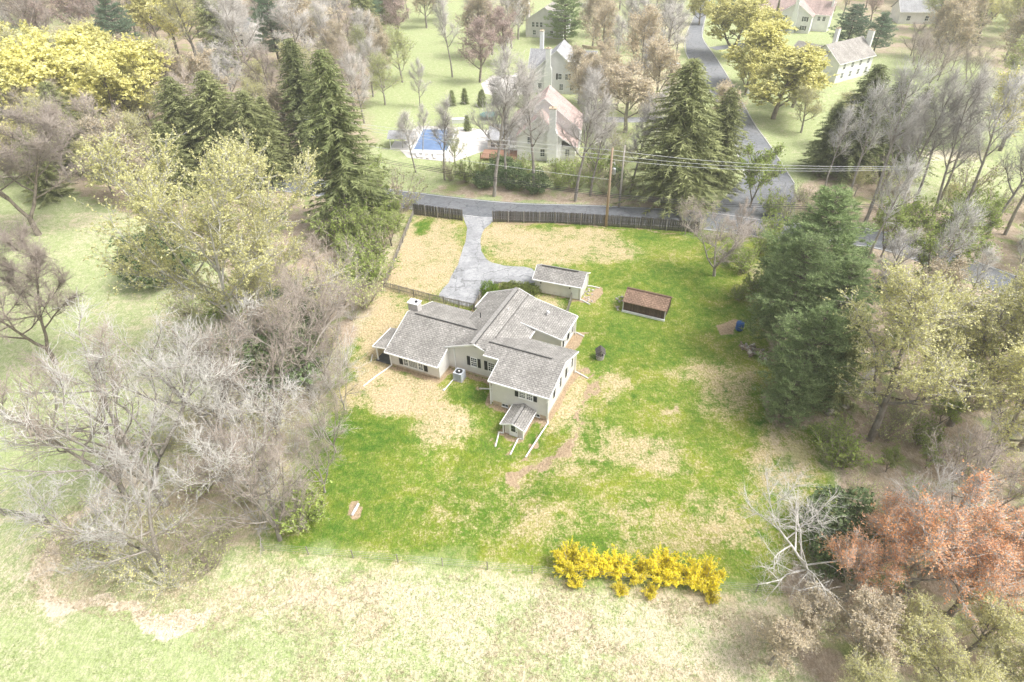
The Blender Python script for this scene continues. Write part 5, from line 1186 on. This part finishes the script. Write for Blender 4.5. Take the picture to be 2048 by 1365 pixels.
# trees of the left field and hedge
tree('bareG', 78, 470, 222, 'wide brownish bare tree standing alone on the green field', wide=1.3); tree('bareG', 112, 728, 490, 'leaning bare tree on the field beside the thicket', wide=1.0); tree('bareB', -40, 600, 380, 'bare tree at the left field edge', wide=1.0)
tree('budA', 505, 722, 300, 'great pale sycamore with yellow green buds and white limbs', wide=1.0); tree('budA', 560, 700, 420, 'smaller budding sycamore beside the great pale one', wide=1.0)
tree('ivy', 325, 560, 465, 'dark rounded evergreen shrub on the field under the sycamore', wide=1.1); tree('ivy', 345, 556, 480, 'brownish evergreen shrub touching the dark rounded one')
for i, (bx, by, tp, k) in enumerate([(330, 1010, 690, 'bareD'), (455, 900, 640, 'bareD'), (255, 1000, 720, 'bareF'), (520, 1010, 770, 'bareD'), (560, 880, 640, 'bareF'), (330, 1140, 920, 'bareD'), (620, 780, 560, 'bareF'), (655, 690, 500, 'bareF'), (560, 1080, 880, 'bareF')]):
    tree(k, bx, by, tp, 'pale many-stemmed bare tree in the thicket left of the lawn' if k == 'bareD' else 'brownish bare tree in the thicket left of the lawn', 'bare trees in the left thicket', 1.0)
for bx, by, tp in ((650, 985, 880), (672, 905, 800), (600, 1060, 985), (690, 820, 730)): tree('bareF', bx, by, tp, 'low spreading bare tree overhanging the left edge of the lawn', 'bare trees at the left lawn edge', .95)
tree('thC', 600, 1050, 985, 'fresh green shrub at the lower left corner of the lawn')
# bare trees across the road
for bx, by, tp, k in ((988, 393, 92, 'bareC'), (1066, 388, 120, 'bareC'), (1150, 402, 140, 'bareC'), (1010, 372, 160, 'bareE'), (1180, 392, 200, 'bareC'), (890, 360, 190, 'bareC'), (832, 345, 215, 'bareC'), (1260, 385, 210, 'bareC')):
    tree(k, bx, by, tp, 'tall slender bare tree on the bank across the road', 'bare trees on the road bank', 1.1)
tree('bareC', 905, 155, -15, 'large spreading bare tree on the far mown lawn', wide=1.0); tree('bareA', 840, 215, 120, 'thin bare tree on the lawn behind the pool', wide=.9); tree('budB', 805, 165, 60, 'rounded pale green tree at the curve of the mown lawn', wide=1.3); tree('budB', 770, 210, 110, 'low pale green tree at the wood edge by the mown lawn', wide=1.2)
for bx, by, tp in ((960, 165, 40), (1010, 130, 20), (985, 110, 10)): tree('purA', bx, by, tp, 'pinkish twiggy tree beside the bare patio', 'pinkish trees by the patio', 1.3)
tree('tanA', 1250, 265, 130, 'wide tan budding tree beside the pink roofed house', wide=1.9); tree('tanA', 1205, 225, 140, 'rounded tan tree between the two neighbouring houses', wide=1.5); tree('bareA', 1300, 330, 180, 'grey bare tree in front of the broad drooping spruce', wide=1.1)
for bx, by, tp in ((1352, 122, 12), (1290, 132, 40), (1375, 215, 130), (1325, 90, 0), (1255, 90, 5)): tree('bareA', bx, by, tp, 'bare upright tree on the verge left of the side street', 'bare trees left of the side street', 1.05)
tree('tanA', 1440, 270, 165, 'tan budding tree arching over the side street', wide=1.3); tree('limeA', 1500, 415, 300, 'yellow green young tree at the street junction', wide=1.0)
for bx, by, tp, k, wd in ((1398, 50, -20, 'goldA', 1.5), (1462, 115, 0, 'goldB', 1.8), (1506, 170, 40, 'goldA', 2.0), (1546, 238, 95, 'goldA', 2.0), (1585, 215, 110, 'goldB', 1.4), (1602, 266, 175, 'budC', 1.4), (1515, 95, 20, 'goldB', 1.5), (1490, 190, 95, 'goldA', 1.3)):
    tree(k, bx, by, tp, 'rounded yellow leaved tree in the row along the side street' if k[0] == 'g' else 'thin pale budding tree ending the yellow row', 'yellow street trees' if k[0] == 'g' else None, wd)
# tall bare trees east
for i, (bx, by, tp, k) in enumerate([(1684, 428, 150, 'bareE'), (1730, 445, 100, 'bareE'), (1768, 448, 130, 'bareC'), (1640, 400, 200, 'bareE'), (1815, 440, 150, 'bareE'), (1860, 455, 140, 'bareC'), (1905, 470, 110, 'bareE'), (1960, 490, 170, 'bareC'), (1720, 560, 290, 'bareE'), (1830, 640, 380, 'bareE'), (2010, 470, 150, 'bareE'), (1880, 400, 130, 'bareC'), (1755, 400, 170, 'bareC')]):
    if okspot(G2(bx, by), -1.5): tree(k, bx, by, tp, 'tall leaning grey bare tree in the roadside wood east of the lot', 'tall bare trees east of the lot', .85)
for bx, by, tp in ((1740, 880, 560), (1900, 850, 545), (1990, 820, 520), (1830, 780, 590), (2040, 900, 600), (1960, 960, 700)): tree('budC', bx, by, tp, 'pale yellow budding tree in the wood right of the pines', 'budding trees right of the pines', 1.1)
# lower right corner
tree('birch', 1630, 1160, 955, 'white-barked bare tree leaning over the lower right lawn corner', wide=1.4, rz=.2); tree('birch', 1810, 1090, 880, 'white-barked bare tree behind the orange maples', wide=1.1, rz=1.0); tree('bareF', 1880, 1080, 900, 'brown bare tree behind the orange maples', wide=1.0)
for bx, by, tp in ((1800, 1200, 1010), (1690, 1200, 1080), (1990, 1190, 1030), (1900, 1230, 1080), (2060, 1130, 980), (1760, 1130, 1015)): tree('redA', bx, by, tp, 'orange red budding maple at the lower right corner', 'orange maples in the corner', 1.1)
for bx, by, tp in ((1600, 1290, 1200), (1700, 1320, 1210), (1540, 1330, 1250)): tree('tanA', bx, by, tp, 'low brownish budding tree below the forsythia row', 'low trees below the forsythia', 1.2)
for x, y, h in ((1800, 1330, 7), (1930, 1310, 8), (2040, 1330, 8), (1700, 1400, 6), (1860, 1420, 7), (2000, 1420, 8)): plant('budC', G2(x, y), h, 'yellow budding tree below the orange maples', 'yellow trees below the orange maples', 1.25)
# lot: tree and shrubs beside the pines
tree('bareF', 1428, 552, 440, 'spreading half-bare tree on the lawn edge above the shed', wide=1.6); tree('bareB', 1465, 505, 410, 'bare tree tangled in green shrubs near the road fence', wide=.9); tree('bareF', 1370, 470, 400, 'thin bare tree at the end of the road fence', wide=.9)
for bx, by, h, k in ((1455, 520, 3.0, 'thC'), (1490, 545, 3.6, 'thC'), (1512, 590, 3.4, 'thC'), (1478, 600, 2.2, 'thC'), (1520, 505, 4.0, 'thC'), (1525, 635, 2.6, 'thC'), (1545, 480, 4.0, 'thC'), (1528, 662, 1.8, 'thA'), (1440, 480, 3.0, 'thA'), (1400, 462, 2.8, 'thA')):
    plant(k, G2(bx, by), h, 'fresh yellow green shrub in the bank between pines and lawn', 'green shrubs beside the pines', 1.1)
# forsythia
for i, (bx, by, h, k, wd) in enumerate([(1140, 1152, 2.2, 'fors', 1.15), (1185, 1158, 2.0, 'fors', 1.0), (1232, 1160, 2.0, 'fors', 1.0), (1275, 1168, 2.1, 'forsB', 1.0), (1325, 1168, 2.4, 'fors', 1.05), (1365, 1178, 2.0, 'forsB', .95), (1405, 1182, 2.3, 'fors', 1.1)]):
    plant(k, G2(bx, by-16), h*.9, 'yellow flowering forsythia in the row at the lawn edge', 'forsythia row', wd)
for bx, by in ((1150, 1172), (1240, 1185), (1300, 1190), (1420, 1200)): plant('forsB', G2(bx, by), 1.1, 'low straggling forsythia on the meadow side of the row', 'low forsythia outliers', .9)
# planted shrubs by the house
plant('box', G2(978, 590), 2.0, 'clipped bright green round shrub at the house corner by the driveway', None, 1.05)
for i, (bx, by) in enumerate([(1018, 583), (1034, 585), (1050, 587), (1063, 589)]): plant('hedge', G2(bx, by), 1.5, 'olive green shrub in the hedge along the picket fence by the garage', 'hedge along the picket fence', 1.0)
for bx, by in ((1578, 62), (1590, 64)): plant('boxS', G2(bx, by), 2.4, 'dark round foundation shrub at the tall white house', 'shrubs at the white house', 1.2)

def fill(poly, spacing, kinds, hr, labels, seed, n_max, pad=0.0, wide=(0.9, 1.2), avoid=3.0):
    """scatter individual plants over a patch of ground"""
    q = random.Random(seed); pw = [G2(*p) for p in poly]; x0, y0 = np.min(pw, 0); x1, y1 = np.max(pw, 0); got = []; tries = 0
    while len(got) < n_max and tries < n_max*60:
        tries += 1; p = (q.uniform(x0, x1), q.uniform(y0, y1))
        if not inpoly(np.array([p[0]]), np.array([p[1]]), pw)[0] or not okspot(p, pad): continue
        if any(math.hypot(p[0]-a[0], p[1]-a[1]) < spacing for a in got): continue
        if any(math.hypot(p[0]-a[0], p[1]-a[1]) < avoid for a in TREES): continue
        got.append(p); k = q.choice(kinds); fam = k.rstrip('ABCDEFS'); plant(k, p, q.uniform(*hr), labels[fam][0], labels[fam][1], q.uniform(*wide), q.uniform(0, 6.28))
    return got
NWL = {'bare': ('grey bare tree in the far left woodland', 'bare trees of the left woodland'), 'gold': ('yellow leaved tree in the left woodland', 'yellow trees of the left woodland'), 'bud': ('pale budding tree in the far left woodland', 'budding trees of the left woodland'), 'pur': ('purplish budding tree in the far left woodland', 'purplish trees of the left woodland'),
       'tan': ('tan budding tree in the far left woodland', 'tan trees of the left woodland'), 'spruce': ('conifer in the far left woodland', 'conifers of the left woodland'), 'pine': ('pine in the far left woodland', 'pines of the left woodland')}
fill([(-20, 225), (200, 215), (300, 260), (270, 320), (-20, 325)], 7.5, ['goldA', 'goldB', 'goldB', 'budC'], (17, 22), NWL, 1, 22, wide=(1.1, 1.4))
fill([(-40, -20), (420, -20), (430, 120), (260, 130), (-40, 120)], 9.5, ['bareA', 'bareC', 'bareC', 'goldA', 'purA', 'budC', 'tanA', 'bareB'], (19, 25), NWL, 2, 60, wide=(1.1, 1.4))
fill([(420, -20), (760, -20), (770, 100), (640, 180), (560, 200), (430, 130)], 9.0, ['bareA', 'bareC', 'bareC', 'budC', 'tanA', 'bareA', 'goldA', 'spruceC'], (18, 25), NWL, 3, 50, wide=(1.1, 1.4))
fill([(260, 230), (380, 210), (640, 220), (640, 330), (420, 330), (250, 320)], 8, ['bareA', 'tanA', 'budC', 'bareB'], (13, 18), NWL, 4, 18)
fill([(640, 120), (760, 110), (790, 200), (740, 260), (690, 230)], 7, ['bareA', 'budB', 'tanA', 'bareB'], (12, 17), NWL, 5, 12)
fill([(-30, 250), (200, 290), (250, 330), (120, 330), (-30, 330)], 8, ['tanA', 'budC', 'bareB'], (14, 19), NWL, 15, 8, wide=(1.2, 1.4))
NEL = {'bare': ('bare tree behind the neighbours east of the side street', 'bare trees northeast'), 'gold': ('yellow leaved tree at the upper right woodland', 'yellow trees northeast'), 'bud': ('pale budding tree in the upper right woodland', 'budding trees northeast'), 'pur': ('reddish purple tree in the upper woodland', 'reddish trees northeast'), 'tan': ('tan budding tree in the upper right woodland', 'tan trees northeast')}
fill([(-60, 320), (230, 335), (380, 350), (390, 400), (240, 420), (-60, 380)], 7.5, ['tanA', 'budC', 'bareB', 'goldB', 'spruceC'], (11, 16), NWL, 16, 16, wide=(1.1, 1.4))
fill([(1820, -20), (2080, -20), (2080, 330), (1960, 330), (1920, 200), (1840, 120)], 9, ['goldA', 'budC', 'bareA', 'tanA', 'budB', 'bareB'], (15, 21), NEL, 6, 30, wide=(1.1, 1.4))
fill([(1640, -20), (1830, -20), (1840, 60), (1700, 60)], 8, ['purA', 'tanA', 'bareA', 'bareB'], (13, 17), NEL, 7, 12)
fill([(1770, 110), (1880, 100), (1930, 180), (1850, 190)], 6, ['bareF', 'bareB', 'bareF'], (8, 11), NEL, 8, 9)
NL = {'bare': ('bare tree on the far lawns beyond the neighbouring houses', 'bare trees on the far lawns'), 'pur': ('purplish budding tree on the far lawns', 'purplish trees on the far lawns'), 'tan': ('tan budding tree on the far lawns', 'tan trees on the far lawns'), 'gold': ('yellow tree on the far lawns', 'yellow trees on the far lawns'), 'bud': ('budding tree at the edge of the mown lawn', 'budding trees at the mown lawn')}
fill([(760, -20), (900, -20), (880, 90), (800, 110)], 9, ['bareA', 'purA', 'tanA', 'bareC'], (15, 20), NL, 9, 12, wide=(1.1, 1.3))
fill([(1160, -20), (1370, -20), (1340, 70), (1180, 80)], 13, ['tanA', 'tanA', 'bareA', 'purA', 'bareA'], (14, 18), NL, 10, 14, wide=(1.1, 1.4))
fill([(1420, -20), (1540, -20), (1530, 20), (1440, 40)], 9, ['goldA', 'goldB', 'tanA'], (14, 18), NL, 19, 7, wide=(1.2, 1.5))
fill([(1170, 70), (1340, 75), (1330, 235), (1215, 230), (1180, 130)], 9, ['tanA', 'bareA', 'bareC', 'tanA'], (14, 19), NL, 31, 12, wide=(1.1, 1.4))
fill([(930, 30), (1040, 25), (1035, 125), (960, 140)], 9, ['bareA', 'bareC', 'tanA', 'purA'], (14, 19), NL, 32, 8, wide=(1.1, 1.4))
fill([(1120, 195), (1190, 195), (1220, 250), (1180, 300), (1165, 260)], 6, ['bareA', 'tanA', 'bareC'], (10, 16), NL, 33, 6, wide=(1.1, 1.3))
fill([(1610, 270), (1700, 285), (1780, 310), (1680, 335), (1610, 320)], 8, ['bareC', 'budC', 'tanA', 'bareA'], (8, 12), NEL, 34, 6, wide=(1.0, 1.3))
fill([(800, 250), (870, 335), (960, 330), (1030, 335), (1030, 350), (870, 350), (790, 320)], 6, ['bareA', 'budB', 'bareC'], (7, 11), NL, 35, 4, wide=(.7, .9))
EL = {'bare': ('grey bare tree deep in the wood on the right', 'bare trees of the right wood'), 'bud': ('pale budding tree deep in the wood on the right', 'budding trees of the right wood'), 'tan': ('tan budding tree deep in the wood on the right', 'tan trees of the right wood'),
      'th': ('leafing shrub on the floor of the right wood', 'undergrowth of the right wood'), 'ivy': ('dark evergreen shrub on the floor of the right wood', 'evergreens of the right wood'), 'lime': ('fresh green understorey tree in the right wood', 'green understorey of the right wood')}
fill([(1700, 500), (1800, 480), (2080, 600), (2080, 760), (1760, 700)], 6.5, ['budC', 'bareA', 'tanA', 'limeA', 'bareE'], (9, 14), EL, 11, 18)
fill([(1700, 380), (2080, 400), (2080, 540), (1960, 520), (1780, 460), (1700, 450)], 6, ['tanA', 'limeA', 'budC', 'thC', 'thA'], (5, 9), EL, 12, 18)
fill([(1660, 880), (1780, 840), (2080, 780), (2080, 1130), (1760, 1080), (1690, 1000)], 3.2, ['thC', 'thA', 'thB', 'thC', 'limeA', 'thA'], (2.4, 4.2), EL, 13, 70, avoid=1.2)
fill([(1640, 540), (1760, 520), (2000, 640), (2060, 760), (1860, 790), (1700, 720)], 4.0, ['thC', 'thA', 'thB', 'ivy'], (2.0, 3.6), EL, 14, 36, avoid=1.5)
WL = {'th': ('leafing shrub in the dense thicket left of the lawn', 'shrubs of the left thicket'), 'bare': ('small bare tree in the dense thicket left of the lawn', 'small bare trees of the left thicket'), 'lime': ('fresh green tree in the thicket beside the fenced lawn', 'green trees of the left thicket'), 'ivy': ('dark evergreen shrub in the thicket left of the lawn', 'evergreens of the left thicket'), 'bud': ('pale budding tree in the thicket left of the lawn', 'budding trees of the left thicket')}
fill([(760, 370), (820, 395), (810, 430), (755, 560), (700, 590), (690, 500), (730, 430)], 3.4, ['thC', 'limeA', 'thC', 'thA', 'limeA'], (3.5, 7.0), WL, 21, 26, avoid=1.0)
fill([(690, 560), (745, 590), (700, 690), (640, 800), (560, 760), (600, 640)], 3.2, ['thB', 'thA', 'bareF', 'thB', 'bareF', 'ivy'], (3.5, 7.5), WL, 22, 24, avoid=1.0)
fill([(640, 800), (690, 720), (640, 880), (560, 1080), (520, 1090), (500, 960), (560, 820)], 3.0, ['thB', 'thD', 'bareF', 'thA', 'thB'], (3.0, 6.0), WL, 23, 24, avoid=1.0)
fill([(250, 900), (500, 760), (560, 820), (500, 1000), (480, 1120), (330, 1190), (190, 1110), (240, 990)], 3.6, ['thB', 'thD', 'thD', 'thA', 'bareD'], (2.6, 5.5), WL, 24, 26, avoid=1.0)
fill([(380, 600), (560, 560), (600, 640), (540, 760), (400, 760)], 4.0, ['thC', 'thA', 'thB', 'budB'], (3.0, 6.0), WL, 25, 16, avoid=1.0)
RL = {'th': ('leafing shrub in the hedge across the road', 'shrubs across the road'), 'lime': ('fresh green tree in the hedge across the road', 'green trees across the road'), 'ivy': ('dark evergreen shrub in the hedge across the road', 'evergreens across the road'), 'bud': ('pale budding tree in the hedge across the road', 'budding trees across the road')}
fill([(880, 345), (1000, 345), (1260, 362), (1330, 400), (1240, 398), (1000, 380), (890, 368)], 3.2, ['thC', 'thA', 'thC', 'ivy', 'thB'], (2.4, 4.6), RL, 26, 44, avoid=.8)
fill([(1160, 300), (1260, 290), (1290, 350), (1200, 355), (1150, 340)], 3.5, ['thA', 'thC', 'thB', 'budB'], (3.0, 6.0), RL, 27, 16, avoid=.8)
fill([(1470, 425), (1560, 420), (1600, 400), (1640, 440), (1560, 452)], 3.2, ['thA', 'thB', 'thC'], (2.5, 5.0), RL, 28, 10, -3.0, avoid=.8)

# ------------------------------------------------------------------ grass
rg = np.random.default_rng(3)
def grass(name, label, poly, count, hgt_, wid, lean, mats, mask=None, per=1):
    pw = [G2(*p) for p in poly]; x0, y0 = np.min(pw, 0); x1, y1 = np.max(pw, 0)
    X = rg.uniform(x0, x1, count*3); Y = rg.uniform(y0, y1, count*3); ok = inpoly(X, Y, pw); X, Y = X[ok][:count], Y[ok][:count]
    if mask is not None: k = mask(X, Y); X, Y = X[k], Y[k]
    c = np.stack([X, Y, ground_z(X, Y)-.02], 1); P = np.repeat(c, per, 0)+np.concatenate([rg.normal(0, wid*.9, (len(X)*per, 2)), np.zeros((len(X)*per, 1))], 1)
    D = unit(np.concatenate([rg.normal(0, lean, (len(P), 2)), np.ones((len(P), 1))], 1)); V, T_ = spikes(P, D, hgt_*rg.uniform(.5, 1.3, (len(P), 1)), wid, rg)
    o = link(name, np_mesh(name, V, T_, None, mats)); tag(o, label, 'grass', None, 'stuff'); return o
M['straw_blade'] = mat_leaf('dry_straw_blades', (.56, .48, .34), (.70, .62, .47), .45, .4, .2)
M['lawn_blade'] = mat_leaf('lawn_blades', (.13, .22, .025), (.25, .30, .06), .4, .5, .3)
M['pale_blade'] = mat_leaf('pale_field_blades', (.30, .40, .15), (.44, .48, .24), .45, .4, .2)
grass('meadow_grass', 'tall dry straw coloured grass of the meadow below the lawn', [(520, 1130), (1100, 1160), (1560, 1230), (1600, 1420), (700, 1420), (380, 1300)], 15000, .26, .035, .8, M['straw_blade'], lambda X, Y: fnoise(X, Y, 5, 41) > .47, 4)
grass('meadow_grass', 'green grass of the meadow below the lawn', [(0, 1160), (520, 1120), (1560, 1220), (1600, 1420), (-60, 1420)], 18000, .16, .04, .6, M['pale_blade'], lambda X, Y: fnoise(X, Y, 5, 41) < .55, 3)
grass('path_grass', 'dry grass along the dirt path in the left field', [(150, 1010), (300, 1090), (480, 1180), (420, 1270), (200, 1235), (60, 1195), (60, 1110)], 5000, .25, .035, .7, M['straw_blade'], None, 4)
lotpoly = [(800, 450), (1400, 480), (1480, 640), (1500, 850), (1600, 1150), (560, 1085), (700, 830)]
def lawnmask(X, Y):
    q = (X-HO[0])*HA[0]+(Y-HO[1])*HA[1]; r_ = (X-HO[0])*HB[0]+(Y-HO[1])*HB[1]
    hs_ = ((q > -24) & (q < .5) & (r_ > .3) & (r_ < 17)) | ((q > -4.5) & (q < -1) & (r_ > -4.5) & (r_ < 1)) | ((q > -12) & (q < -3.5) & (r_ > 22.5) & (r_ < 28.5))
    dp = inpoly(X, Y, [tuple(p) for p in pts_drive]); return ~hs_ & ~dp
pts_drive = [G2(*p) for p in drive_pts]
def at_grid(A, X, Y): return A[np.clip(np.searchsorted(ys, Y), 0, len(ys)-1), np.clip(np.searchsorted(xs, X), 0, len(xs)-1)]
grass('lawn_grass', 'short green grass of the house lawn', lotpoly, 90000, .10, .045, .7, M['lawn_blade'], lambda X, Y: lawnmask(X, Y) & (at_grid(soil, X, Y) < .3) & (at_grid(dry, X, Y)+(fnoise(X, Y, 1.2, 51)-.5)*1.3 < .42), 2)
grass('lawn_straw', 'dry straw coloured patches of the house lawn', lotpoly, 40000, .07, .035, .9, M['straw_blade'], lambda X, Y: lawnmask(X, Y) & (at_grid(soil, X, Y) < .3) & (at_grid(dry, X, Y)+(fnoise(X, Y, 1.2, 51)-.5)*1.0 > .42), 2)
# ------------------------------------------------------------------ air
m = MB(); m.box((-420, -60, -1.5), (420, 420, 52)); hz = m.build('haze', None) if False else None
n = N('pale_haze'); vol = n.n('ShaderNodeVolumePrincipled'); vol.inputs['Color'].default_value = (.93, .95, .96, 1); vol.inputs['Density'].default_value = .0004; vol.inputs['Anisotropy'].default_value = .2
n.lk(vol.outputs[0], n.out.inputs['Volume'])
m = MB(); m.box((-720, -130, -1.5), (720, 1310, 54)); hz = m.build('haze', n.m); tag(hz, kind='stuff')
